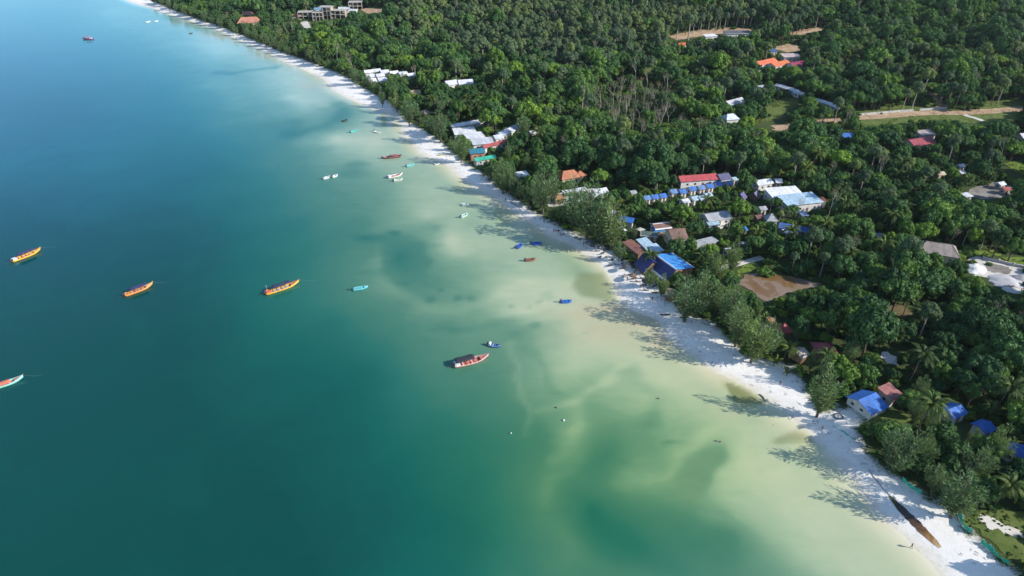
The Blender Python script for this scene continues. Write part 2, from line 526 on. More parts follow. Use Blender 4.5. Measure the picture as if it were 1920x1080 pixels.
def grid_mesh(name, xs, ys, zf, mat, smooth=True):
    gx, gy = np.meshgrid(xs, ys)
    x, y = gx.ravel(), gy.ravel()
    z = zf(x, y)
    nx, ny = len(xs), len(ys)
    me = bpy.data.meshes.new(name)
    me.vertices.add(nx * ny)
    me.vertices.foreach_set('co', np.stack([x, y, z], 1).astype(np.float32).ravel())
    i = (np.arange(ny - 1)[:, None] * nx + np.arange(nx - 1)[None, :]).ravel()
    q = np.stack([i, i + 1, i + nx + 1, i + nx], 1).astype(np.int32)
    me.loops.add(q.size)
    me.loops.foreach_set('vertex_index', q.ravel())
    me.polygons.add(len(q))
    me.polygons.foreach_set('loop_start', np.arange(0, q.size, 4, dtype=np.int32))
    me.polygons.foreach_set('loop_total', np.full(len(q), 4, np.int32))
    me.polygons.foreach_set('use_smooth', np.full(len(q), smooth))
    me.materials.append(mat)
    me.update()
    me.validate()
    return me, x, y, z

def fattr(me, name, vals):
    a = me.attributes.new(name, 'FLOAT', 'POINT')
    a.data.foreach_set('value', np.asarray(vals, np.float32))

gxs = axis(-470, 560, 2.2, -9000, 9000)
gys = axis(50, 860, 2.2, -3000, 9000)
me, gx_, gy_, gz_ = grid_mesh('ground', gxs, gys, lambda x, y: terr(x, y), ground_mat())
gd = sdist(shore, gx_, gy_)
gv = sdist(veg, gx_, gy_)
fattr(me, 'shore', gd)
fattr(me, 'cover', np.clip(0.5 + gv / 13.0, 0, 1))
o = link(bpy.data.objects.new('ground', me))
o['kind'] = 'structure'

# ================================================================== sea
TONE_PTS = [(0, -40, .80), (150, -20, .72), (210, 20, .50), (0, 100, .92), (200, 100, .76), (330, 80, .45), (420, 90, .28), (100, 200, .95), (300, 170, .78), (420, 170, .50), (520, 180, .36),
            (600, 185, .32), (450, 130, .42), (560, 140, .22), (0, 300, .93), (200, 300, .90), (400, 300, .86), (520, 300, .66), (600, 310, .52), (660, 320, .44), (760, 330, .33), (840, 335, .28),
            (560, 235, .56), (640, 215, .48), (700, 225, .33), (560, 200, .36), (640, 262, .32), (700, 270, .25), (0, 450, 1.02), (200, 450, 1.0), (400, 450, .95), (550, 450, .80), (650, 430, .64),
            (740, 420, .46), (820, 430, .36), (800, 400, .32), (850, 450, .28), (900, 420, .30), (960, 420, .24), (740, 480, .60), (690, 490, .54), (720, 540, .54), (820, 520, .52), (900, 500, .38),
            (1000, 520, .26), (1080, 540, .21), (1100, 505, .33), (0, 600, 1.02), (300, 600, 1.0), (500, 600, .90), (620, 600, .80), (720, 600, .66), (800, 590, .52), (900, 565, .43), (1000, 570, .20),
            (900, 640, .53), (980, 620, .46), (1050, 600, .26), (1100, 620, .17), (1150, 640, .14), (1200, 640, .12), (700, 700, .86), (850, 720, .64), (960, 700, .52), (1000, 740, .50), (1080, 690, .29),
            (1140, 690, .27), (1200, 700, .18), (1280, 700, .20), (1100, 735, .40), (1060, 800, .46), (1000, 800, .60), (0, 800, 1.05), (500, 800, .96), (700, 800, .90), (850, 830, .80), (950, 830, .70),
            (1040, 850, .56), (1150, 790, .50), (1200, 760, .32), (1160, 850, .62), (1250, 780, .34), (1310, 780, .26), (1300, 880, .38), (1230, 890, .45), (1380, 860, .22), (1400, 800, .20), (1450, 830, .13),
            (1050, 920, .60), (1150, 950, .74), (1250, 1000, .74), (1180, 1040, .70), (1350, 1000, .58), (1400, 970, .36), (1450, 950, .26), (1500, 1000, .22), (1450, 1060, .40), (1600, 1040, .16),
            (1650, 1060, .13), (900, 1000, .85), (1000, 1000, .66), (1060, 1040, .62), (1200, 1090, .66), (1400, 1110, .55), (0, 1080, 1.1), (400, 1000, 1.06), (700, 1000, .95), (300, 750, 1.02)]
STROKES = [([(690, 440), (698, 490), (740, 540), (800, 575), (870, 580), (940, 552), (1000, 530), (1060, 530), (1110, 545), (1160, 570)], 16, -.06),
           ([(975, 640), (986, 720), (980, 800)], 8, -.07), ([(1075, 755), (1085, 790), (1050, 835), (1030, 850)], 24, -.06),
           ([(1090, 850), (1040, 900), (1028, 960), (1075, 1020), (1180, 1062), (1300, 1085)], 30, -.05), ([(1300, 795), (1268, 850), (1258, 890)], 15, -.04),
           ([(520, 245), (570, 250), (620, 232), (655, 215), (640, 195)], 12, .10), ([(540, 185), (590, 190), (640, 200)], 9, -.06), ([(560, 262), (640, 262), (720, 262)], 10, -.05),
           ([(400, 140), (470, 130), (520, 122)], 5, .14), ([(1150, 690), (1130, 720), (1080, 745), (1000, 760)], 10, -.07), ([(1005, 650), (1040, 690), (1050, 730)], 9, .05),
           ([(860, 620), (960, 600), (1040, 575)], 14, .05), ([(1160, 700), (1210, 740), (1200, 790)], 20, .09), ([(1480, 815), (1520, 826)], 12, .12)]
BLOBS = [(740, 480, 70, 35, .08), (1330, 850, 40, 45, .05), (672, 312, 20, 9, .12), (655, 330, 22, 10, .08), (732, 438, 13, 6, .14), (685, 445, 28, 9, .14), (805, 560, 12, 8, .09),
         (867, 559, 10, 8, .10), (891, 557, 9, 8, .10), (1005, 565, 6, 5, .14), (1022, 556, 6, 4, .14), (970, 564, 6, 4, .10), (756, 525, 12, 6, .08), (827, 538, 7, 5, .08), (1008, 605, 9, 9, .09), (1095, 633, 7, 4, .10),
         (1243, 822, 14, 4, .10), (1040, 545, 22, 10, .08), (830, 610, 30, 14, .04), (1410, 770, 60, 14, .05), (1560, 890, 60, 26, .06), (1190, 960, 70, 40, .05)]
SILT = [(1150, 578, 55, 12, .65), (1195, 602, 55, 24, .70), (1105, 592, 60, 20, .45), (1222, 640, 35, 28, .55), (1130, 625, 70, 32, .42), (1190, 650, 60, 25, .25), (1395, 730, 26, 14, .10), (1500, 810, 30, 14, .28),
        (1640, 980, 30, 16, .22), (1580, 870, 30, 12, .22), (640, 150, 26, 16, .35), (600, 160, 30, 8, .25), (420, 66, 40, 7, .35), (350, 44, 40, 6, .30), (495, 103, 30, 6, .35), (800, 300, 25, 8, .12), (1340, 700, 60, 18, .22), (1330, 760, 60, 22, .10)]
sxs = axis(-460, 130, 1.2, -9000, 400)
sxs = np.concatenate([sxs[sxs < -110][::2], sxs[sxs >= -110]])
sys_ = axis(60, 830, 1.2, -3000, 9000)
sys_ = np.concatenate([sys_[sys_ <= 290], sys_[sys_ > 290][::2]])
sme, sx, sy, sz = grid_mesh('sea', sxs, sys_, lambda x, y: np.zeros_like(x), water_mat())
pu, pv, pz = proj(sx, np.maximum(sy, 30.0), 0.0)
wx = (fbm(sx / 26.0, sy / 26.0, 3) - 0.5) * 2
wy = (fbm(sx / 26.0 + 40, sy / 26.0, 5) - 0.5) * 2
scale_px = FPX / np.maximum(pz, 60)
pu = np.clip(pu + wx * 9.0 * scale_px, -150, 1900)
pv = np.clip(pv + wy * 6.0 * scale_px * 0.55, -60, 1150)
shp = [(u, v, 0.02) for (u, v) in SHORE_PX[::2]]
P = np.array(TONE_PTS, float)
def key_(u, v):
    return np.stack([u / 1000.0, v / 700.0], -1)
K = key_(P[:, 0], P[:, 1])
D = np.linalg.norm(K[:, None] - K[None], axis=-1)
W = np.linalg.solve(D + np.eye(len(P)) * 0.02, P[:, 2] - P[:, 2].mean())
Q = key_(pu, pv)
tone = np.zeros(len(sx))
for c0 in range(0, len(sx), 20000):
    tone[c0:c0 + 20000] = np.linalg.norm(Q[c0:c0 + 20000, None] - K[None], axis=-1) @ W + P[:, 2].mean()
for pts, w, dt in STROKES:
    dl = line_dist(np.array(pts, float) * [1.0, 1.6], pu, pv * 1.6)
    tone += dt * np.exp(-(dl / w) ** 2)
for (u, v, ru, rv, dt) in BLOBS:
    tone += dt * np.exp(-(((pu - u) / ru) ** 2 + ((pv - v) / rv) ** 2) ** 1.5)
silt = np.zeros(len(sx))
for (u, v, ru, rv, dt) in SILT:
    silt = np.maximum(silt, dt * np.exp(-((pu - u) / ru) ** 2 - ((pv - v) / rv) ** 2))
# painted tree reflections, weed patches on the flats, and the greener water of the near basin
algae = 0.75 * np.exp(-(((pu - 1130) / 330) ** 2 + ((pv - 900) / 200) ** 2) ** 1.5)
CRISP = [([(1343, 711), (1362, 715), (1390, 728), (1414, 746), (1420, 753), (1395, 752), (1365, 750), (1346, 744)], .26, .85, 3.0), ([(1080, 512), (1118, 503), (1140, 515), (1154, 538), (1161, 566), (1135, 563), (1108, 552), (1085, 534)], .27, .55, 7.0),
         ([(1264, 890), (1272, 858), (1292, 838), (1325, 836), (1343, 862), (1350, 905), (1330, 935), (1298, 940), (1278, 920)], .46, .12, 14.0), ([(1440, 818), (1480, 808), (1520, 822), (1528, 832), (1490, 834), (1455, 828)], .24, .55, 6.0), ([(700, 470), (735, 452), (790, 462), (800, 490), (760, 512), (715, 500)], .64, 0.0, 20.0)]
pool = np.zeros(len(sx))  # strength of the painted tree reflections
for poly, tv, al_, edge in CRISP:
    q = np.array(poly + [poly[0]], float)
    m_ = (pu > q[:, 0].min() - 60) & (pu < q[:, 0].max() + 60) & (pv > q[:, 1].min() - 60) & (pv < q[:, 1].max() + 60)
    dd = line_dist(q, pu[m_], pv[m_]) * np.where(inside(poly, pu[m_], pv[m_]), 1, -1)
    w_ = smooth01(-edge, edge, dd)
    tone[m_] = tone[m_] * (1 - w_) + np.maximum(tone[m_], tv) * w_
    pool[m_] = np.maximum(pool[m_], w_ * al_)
sdw = -sdist(shore, sx, sy)
tone = np.maximum(np.clip(tone, 0.0, 1.05), 0.17 + 0.07 * fbm(sx / 14.0, sy / 14.0, 83)) * smooth01(-2.5, 9, sdw)
tone = np.clip(tone, 0, 1)
fattr(sme, 'tone', tone)
fattr(sme, 'silt', np.clip(silt, 0, 0.8))
fattr(sme, 'clear', np.ones(len(sx)))
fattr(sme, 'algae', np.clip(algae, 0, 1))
fattr(sme, 'pool', np.clip(pool, 0, 1) * smooth01(0, 3, sdw))  # mask of olive patches that imitate trees mirrored near the shore
fattr(sme, 'open', np.clip(0.9 * np.exp(-(((pu - 60) / 480) ** 2 + ((pv - 200) / 260) ** 2) ** 1.5), 0, 1))  # mask for the sky's blue reflection painted into the far left water
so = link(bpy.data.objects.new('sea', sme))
so['kind'] = 'structure'

# ================================================================== open ground between the trees (flat patches, paths, road, pond)
def soil_mat(name, stops, scale=0.5, rough=0.95):
    m, nt, out = new_mat(name)
    b = nd(nt, 'ShaderNodeBsdfPrincipled')
    geo = nd(nt, 'ShaderNodeNewGeometry')
    f = math_n(nt, 'ADD', math_n(nt, 'MULTIPLY', noise(nt, geo.outputs['Position'], scale * 0.3, 5, 0.65, 0.5), 0.6), math_n(nt, 'MULTIPLY', noise(nt, geo.outputs['Position'], scale * 4, 4, 0.7), 0.4))
    rp = ramp(nt, stops)
    nt.links.new(f, rp.inputs[0])
    nt.links.new(rp.outputs[0], b.inputs['Base Color'])
    b.inputs['Roughness'].default_value = rough
    b.inputs['Specular IOR Level'].default_value = 0.15
    bp = nd(nt, 'ShaderNodeBump')
    bp.inputs['Strength'].default_value = 0.6
    bp.inputs['Distance'].default_value = 0.3
    nt.links.new(f, bp.inputs['Height'])
    nt.links.new(bp.outputs[0], b.inputs['Normal'])
    nt.links.new(b.outputs[0], out.inputs[0])
    return m

M_DIRT = soil_mat('red_dirt', [(0.3, (0.16, 0.115, 0.06)), (0.42, (0.30, 0.195, 0.115)), (0.55, (0.41, 0.29, 0.19)), (0.75, (0.54, 0.44, 0.34))], 0.9)
M_LAWN = soil_mat('rough_grass', [(0.3, (0.050, 0.075, 0.018)), (0.5, (0.095, 0.130, 0.030)), (0.68, (0.15, 0.17, 0.055)), (0.85, (0.28, 0.24, 0.13))], 0.9)
M_LIME = soil_mat('bright_grass', [(0.3, (0.075, 0.125, 0.018)), (0.55, (0.13, 0.19, 0.030)), (0.8, (0.19, 0.22, 0.06))], 0.9)
M_SANDP = soil_mat('bare_sand', [(0.3, (0.42, 0.37, 0.30)), (0.52, (0.62, 0.58, 0.52)), (0.8, (0.72, 0.69, 0.65))], 0.7)
M_GREY = soil_mat('grey_yard', [(0.3, (0.07, 0.06, 0.055)), (0.5, (0.20, 0.18, 0.16)), (0.75, (0.40, 0.37, 0.34))], 0.8)
M_PAVE = soil_mat('pale_paving', [(0.3, (0.40, 0.36, 0.30)), (0.55, (0.56, 0.53, 0.48)), (0.8, (0.66, 0.63, 0.60))], 0.8)
M_BROWN = soil_mat('brown_earth', [(0.3, (0.075, 0.060, 0.032)), (0.55, (0.14, 0.115, 0.06)), (0.8, (0.21, 0.17, 0.09))], 0.8)

LAWNS, LIT = [], []   # grassy patches to tuft; open ground that the photo shows sunlit
CLEAR = []            # (photo polygon, distance) kept free of tree crowns
def patch(name, px, mat, h=0.05, protect=True, rag=0.6):
    """uneven-edged sheet of open ground, draped on the land"""
    pts = [gp(u, v) for u, v in px]
    out = []
    n = len(pts)
    for i in range(n):
        a, b = pts[i], pts[(i + 1) % n]
        k = max(1, int((b - a).length / 0.45))
        for j in range(k):
            p = a.lerp(b, j / k)
            nx = float(fbm(np.array([p.x / 2.6 + 3]), np.array([p.y / 2.6]), 51, 5)[0]) - .5
            ny = float(fbm(np.array([p.x / 2.6 + 91]), np.array([p.y / 2.6]), 57, 5)[0]) - .5
            out.append((p.x + nx * rag * 6 + random.uniform(-.12, .12), p.y + ny * rag * 6 + random.uniform(-.12, .12)))
    bm = bmesh.new()
    vv = [bm.verts.new((x, y, 0)) for x, y in out]
    f = bm.faces.new(vv)
    if f.normal.z < 0:
        f.normal_flip()
    bmesh.ops.triangulate(bm, faces=bm.faces[:])
    for _ in range(3):
        long_e = [e for e in bm.edges if e.calc_length() > 7.0]
        if not long_e:
            break
        bmesh.ops.subdivide_edges(bm, edges=long_e, cuts=1)
        bmesh.ops.triangulate(bm, faces=[f for f in bm.faces if len(f.verts) > 3])
    zz = terr(np.array([v.co.x for v in bm.verts]), np.array([v.co.y for v in bm.verts]))
    for v, z in zip(bm.verts, zz):
        v.co.z = z + h
    me_ = bpy.data.meshes.new(name)
    bm.normal_update()
    bm.to_mesh(me_)
    bm.free()
    me_.materials.append(mat)
    ob = link(bpy.data.objects.new(name, me_))
    ob['kind'] = 'structure'
    if mat in (M_LAWN, M_LIME):
        LAWNS.append(out)
    if protect:
        LIT.append(px)
        c = sum((p for p in pts), Vector()) / n
        CLEAR.append((px, float(proj(c.x, c.y, c.z)[2])))
    return ob

def ribbon(name, px, width, mat, h=0.06, protect=True, jitter=0.25):
    pts = [gp(u, v) for u, v in px]
    fine = []
    for a, b in zip(pts[:-1], pts[1:]):
        k = max(1, int((b - a).length / 2.5))
        fine += [a.lerp(b, j / k) for j in range(k)]
    fine.append(pts[-1])
    vs_, fs_ = [], []
    for i, p in enumerate(fine):
        d = fine[min(i + 1, len(fine) - 1)] - fine[max(i - 1, 0)]
        nrm = Vector((-d.y, d.x, 0)).normalized()
        for s in (-1, -0.33, 0.33, 1):
            q = p + nrm * (s * width / 2 + random.uniform(-jitter, jitter))
            vs_.append((q.x, q.y, 0))
    zz = terr(np.array([v[0] for v in vs_]), np.array([v[1] for v in vs_])) + h
    vs_ = [(v[0], v[1], float(z)) for v, z in zip(vs_, zz)]
    for i in range(len(fine) - 1):
        for k in range(3):
            a = i * 4 + k
            fs_.append((a, a + 1, a + 5, a + 4))
    ob = mesh_obj(name, vs_, fs_, mat)
    bm = bmesh.new()
    bm.from_mesh(ob.data)
    bmesh.ops.recalc_face_normals(bm, faces=bm.faces)
    if sum(f.normal.z for f in bm.faces) < 0:
        bmesh.ops.reverse_faces(bm, faces=bm.faces)
    bm.to_mesh(ob.data)
    bm.free()
    ob['kind'] = 'structure'
    if protect:
        for a, b in zip(px[:-1], px[1:]):
            c = gp((a[0] + b[0]) / 2, (a[1] + b[1]) / 2)
            dd = float(proj(c.x, c.y, c.z)[2])
            hw = max(1.5, 0.35 * width * FPX / dd * 0.35)
            LIT.append([(a[0], a[1] - hw), (b[0], b[1] - hw), (b[0], b[1] + hw), (a[0], a[1] + hw)])
            CLEAR.append(([(a[0], a[1] - hw), (b[0], b[1] - hw), (b[0], b[1] + hw), (a[0], a[1] + hw)], dd))
    return ob

patch('grass_clearing', [(1490, 236), (1540, 214), (1610, 200), (1700, 190), (1760, 184), (1840, 190), (1920, 184), (1990, 200), (1990, 250), (1900, 238), (1830, 232), (1760, 226), (1700, 232), (1640, 238), (1590, 246), (1540, 246)], M_LAWN, 0.04, False)
for px in ([(1605, 206), (1640, 199), (1700, 192), (1755, 184), (1778, 200), (1700, 206), (1620, 213)], [(1640, 224), (1720, 217), (1790, 215), (1790, 222), (1700, 226), (1650, 230)], [(1800, 214), (1850, 212), (1905, 216), (1900, 226), (1840, 232), (1790, 224)], [(1850, 190), (1918, 182), (1918, 196), (1850, 200)], [(1615, 226), (1650, 224), (1655, 232), (1625, 238)]):
    c = gp(*px[0])
    CLEAR.append((px, float(proj(c.x, c.y, c.z)[2])))
ribbon('dirt_road', [(1452, 240), (1482, 237), (1535, 230), (1572, 224), (1612, 221)], 7.0, M_DIRT, 0.10, False)
ribbon('dirt_road', [(1612, 221), (1665, 217), (1712, 213), (1760, 211), (1800, 212), (1850, 209), (1876, 207), (1935, 203)], 7.5, M_DIRT, 0.104)
for px in ([(1452, 236), (1482, 233), (1482, 241), (1452, 244)], [(1538, 227), (1570, 221), (1570, 227), (1538, 233)]):
    LIT.append(px)
    CLEAR.append((px, 470.0))
CLEAR.append(([(1884, 297), (1930, 290), (1930, 330), (1888, 324)], 335.0))
CLEAR.append(([(1902, 243), (1930, 241), (1930, 262), (1902, 262)], 385.0))
ribbon('dirt_track', [(1768, 210), (1764, 196), (1757, 180), (1735, 172)], 6.0, M_DIRT, 0.12)
ribbon('footpath', [(1808, 216), (1826, 221), (1843, 227)], 3.0, M_PAVE, 0.14)
patch('dirt_clearing', [(1450, 244), (1478, 232), (1486, 240), (1470, 248)], M_DIRT, 0.08)
patch('grass_clearing', [(1405, 236), (1440, 228), (1490, 200), (1500, 186), (1470, 182), (1430, 205)], M_LAWN, 0.05, False)
CLEAR.append(([(1405, 232), (1440, 222), (1470, 218), (1482, 232), (1440, 240)], 470.0))
CLEAR.append(([(1440, 204), (1455, 188), (1486, 182), (1500, 198), (1480, 210), (1450, 214)], 490.0))
patch('sand_cutting', [(1250, 68), (1290, 60), (1345, 52), (1402, 52), (1412, 58), (1370, 62), (1310, 68), (1270, 76)], M_DIRT, 0.1)
ribbon('dirt_track', [(1476, 62), (1500, 62), (1522, 57), (1540, 55)], 9.0, M_DIRT, 0.1)
patch('dirt_clearing', [(1452, 92), (1465, 82), (1494, 84), (1500, 96), (1476, 98)], M_DIRT, 0.1)
patch('sand_clearing', [(676, 18), (700, 13), (720, 17), (712, 24), (690, 26)], M_DIRT, 0.1)
patch('sand_clearing', [(562, 40), (575, 36), (584, 52), (570, 54)], M_PAVE, 0.1)
patch('lawn', [(1885, 308), (1925, 296), (1990, 300), (1990, 330), (1915, 328)], M_LIME, 0.06)
patch('grey_yard', [(1806, 362), (1830, 350), (1852, 340), (1880, 346), (1905, 352), (1890, 368), (1850, 374), (1820, 370)], M_GREY, 0.06)
patch('lawn', [(1820, 474), (1850, 468), (1872, 466), (1872, 478), (1850, 482), (1826, 482)], M_LIME, 0.06)
patch('lawn', [(1868, 486), (1900, 480), (1940, 486), (1940, 500), (1898, 498)], M_LIME, 0.06)
patch('sand_heap_yard', [(1814, 482), (1840, 482), (1875, 492), (1925, 500), (1960, 520), (1960, 552), (1900, 552), (1870, 535), (1850, 520), (1825, 518)], M_PAVE, 0.06)
patch('excavation_floor', [(1850, 492), (1890, 500), (1905, 510), (1870, 514), (1848, 505)], M_GREY, 0.10, False)
patch('brown_clearing', [(1655, 573), (1680, 567), (1704, 580), (1712, 592), (1690, 594), (1665, 588)], M_BROWN, 0.06)
patch('sand_clearing', [(1646, 664), (1660, 658), (1672, 668), (1690, 672), (1680, 684), (1660, 682)], M_SANDP, 0.06)
patch('bright_grass_bank', [(1376, 508), (1400, 499), (1420, 494), (1424, 504), (1400, 512), (1385, 518)], M_LIME, 0.06)
ribbon('footpath', [(1345, 505), (1370, 499), (1400, 491), (1430, 483)], 2.6, M_PAVE, 0.08)
patch('lawn', [(1600, 806), (1625, 790), (1650, 772), (1690, 768), (1712, 790), (1690, 812), (1640, 812)], M_LAWN, 0.06, False)
CLEAR.append(([(1630, 790), (1652, 770), (1685, 764), (1700, 780), (1675, 796)], 180.0))
patch('grass_bank', [(1806, 980), (1830, 960), (1880, 955), (1925, 960), (1940, 1060), (1900, 1050), (1850, 1012)], M_LAWN, 0.06)
patch('sand_clearing', [(1832, 968), (1852, 966), (1872, 974), (1884, 984), (1866, 986), (1848, 978)], M_SANDP, 0.10, False, 0.9)
patch('sand_clearing', [(1880, 990), (1904, 992), (1922, 1002), (1906, 1008), (1888, 1000)], M_SANDP, 0.10, False, 0.9)
patch('sand_clearing', [(1020, 368), (1056, 362), (1092, 356), (1124, 352), (1126, 366), (1090, 376), (1056, 386), (1030, 388)], M_PAVE, 0.06)
patch('paving', [(1330, 418), (1362, 414), (1372, 424), (1346, 432)], M_PAVE, 0.06, False)
patch('sand_clearing', [(688, 140), (770, 136), (778, 146), (700, 156)], M_PAVE, 0.06, False)

def pond():
    px = [(1385, 535), (1390, 522), (1404, 514), (1425, 511), (1452, 514), (1485, 520), (1515, 527), (1548, 534), (1525, 539), (1500, 543), (1478, 550), (1455, 561), (1436, 566), (1420, 558), (1412, 545), (1400, 541)]
    m, nt, out = new_mat('muddy_water')
    geo = nd(nt, 'ShaderNodeNewGeometry')
    b = nd(nt, 'ShaderNodeBsdfPrincipled')
    f = noise(nt, geo.outputs['Position'], 0.11, 5, 0.6, 0.8)
    rp = ramp(nt, [(0.30, (0.145, 0.075, 0.022)), (0.44, (0.17, 0.10, 0.042)), (0.47, (0.205, 0.14, 0.092)), (0.63, (0.22, 0.16, 0.112)), (0.72, (0.115, 0.12, 0.05))])
    nt.links.new(f, rp.inputs[0])
    nt.links.new(rp.outputs[0], b.inputs['Base Color'])
    b.inputs['Roughness'].default_value = 0.05
    b.inputs['IOR'].default_value = 1.33
    nt.links.new(b.outputs[0], out.inputs[0])
    patch('pond', px, m, 0.12, True, 0.35)
pond()

# ================================================================== buildings
C_BLUE, C_SKYB, C_LBLUE, C_NAVY = (0.030, 0.145, 0.48), (0.045, 0.25, 0.62), (0.36, 0.50, 0.60), (0.03, 0.045, 0.22)
C_WHITE, C_GREY, C_DGREY = (0.62, 0.63, 0.65), (0.34, 0.35, 0.37), (0.11, 0.11, 0.12)
C_RUST, C_BROWN, C_TERRA, C_RED, C_ORANGE, C_MAROON = (0.20, 0.085, 0.06), (0.20, 0.11, 0.085), (0.42, 0.165, 0.085), (0.34, 0.055, 0.055), (0.50, 0.12, 0.045), (0.26, 0.03, 0.075)
C_TEAL, C_GREEN, C_TAUPE, C_THATCH, C_PINK = (0.035, 0.20, 0.28), (0.03, 0.36, 0.25), (0.27, 0.225, 0.20), (0.24, 0.19, 0.13), (0.33, 0.13, 0.12)
W_WHITE, W_CREAM, W_WOOD, W_BRICK, W_GREY = (0.60, 0.58, 0.55), (0.50, 0.44, 0.34), (0.20, 0.12, 0.07), (0.36, 0.19, 0.12), (0.36, 0.35, 0.33)
M_GLASS = paint((0.035, 0.045, 0.055), 0.15, 0.1, 1.0, name='window_glass')
M_FRAME = paint((0.55, 0.53, 0.50), 0.6, 0.1, name='window_frame')
M_DOOR = paint((0.16, 0.09, 0.05), 0.6, 0.2, name='door_wood')
M_TRIM = paint((0.66, 0.66, 0.66), 0.6, 0.12, name='white_trim')
win_me = MB().box(-0.5, 0.5, -0.04, 0.03, 0.0, 1.0).mesh('window', M_FRAME)
pane_me = MB().box(-0.42, 0.42, -0.06, -0.041, 0.08, 0.92).mesh('pane', M_GLASS)
door_me = MB().box(-0.45, 0.45, -0.05, 0.03, 0.0, 2.0).mesh('door', M_DOOR)
FOOT = []             # building footprints (centre, half length, half width, yaw)

def openings(root, L, Wd, hgt, rich=True):
    """doors and windows on the sides that face the sea and the camera"""
    yaw = root.rotation_euler.z
    cdir = Vector((-root.location.x, -root.location.y, 0)).normalized()
    for (nx, ny, half, off) in ((0, -1, L / 2, Wd / 2), (0, 1, L / 2, Wd / 2), (1, 0, Wd / 2, L / 2), (-1, 0, Wd / 2, L / 2)):
        wnx, wny = nx * math.cos(yaw) - ny * math.sin(yaw), nx * math.sin(yaw) + ny * math.cos(yaw)
        if wnx * cdir.x + wny * cdir.y < 0.15:
            continue
        rz = math.atan2(ny, nx) + math.pi / 2
        n = max(1, min(4, int(half * 2 / 2.6)))
        for i in range(n):
            s = (i + 0.5) / n * 2 - 1
            x, y = (s * half * 0.85 if nx == 0 else nx * off), (s * half * 0.85 if ny == 0 else ny * off)
            if i == n // 2 and nx == 0:
                share('door', door_me, root, (x, y, 0.02), (0, 0, rz))
            else:
                w = share('window', win_me, root, (x, y, max(0.7, hgt * 0.36)), (0, 0, rz), (1.0, 1, min(1.0, hgt * 0.4)))
                share('pane', pane_me, w)

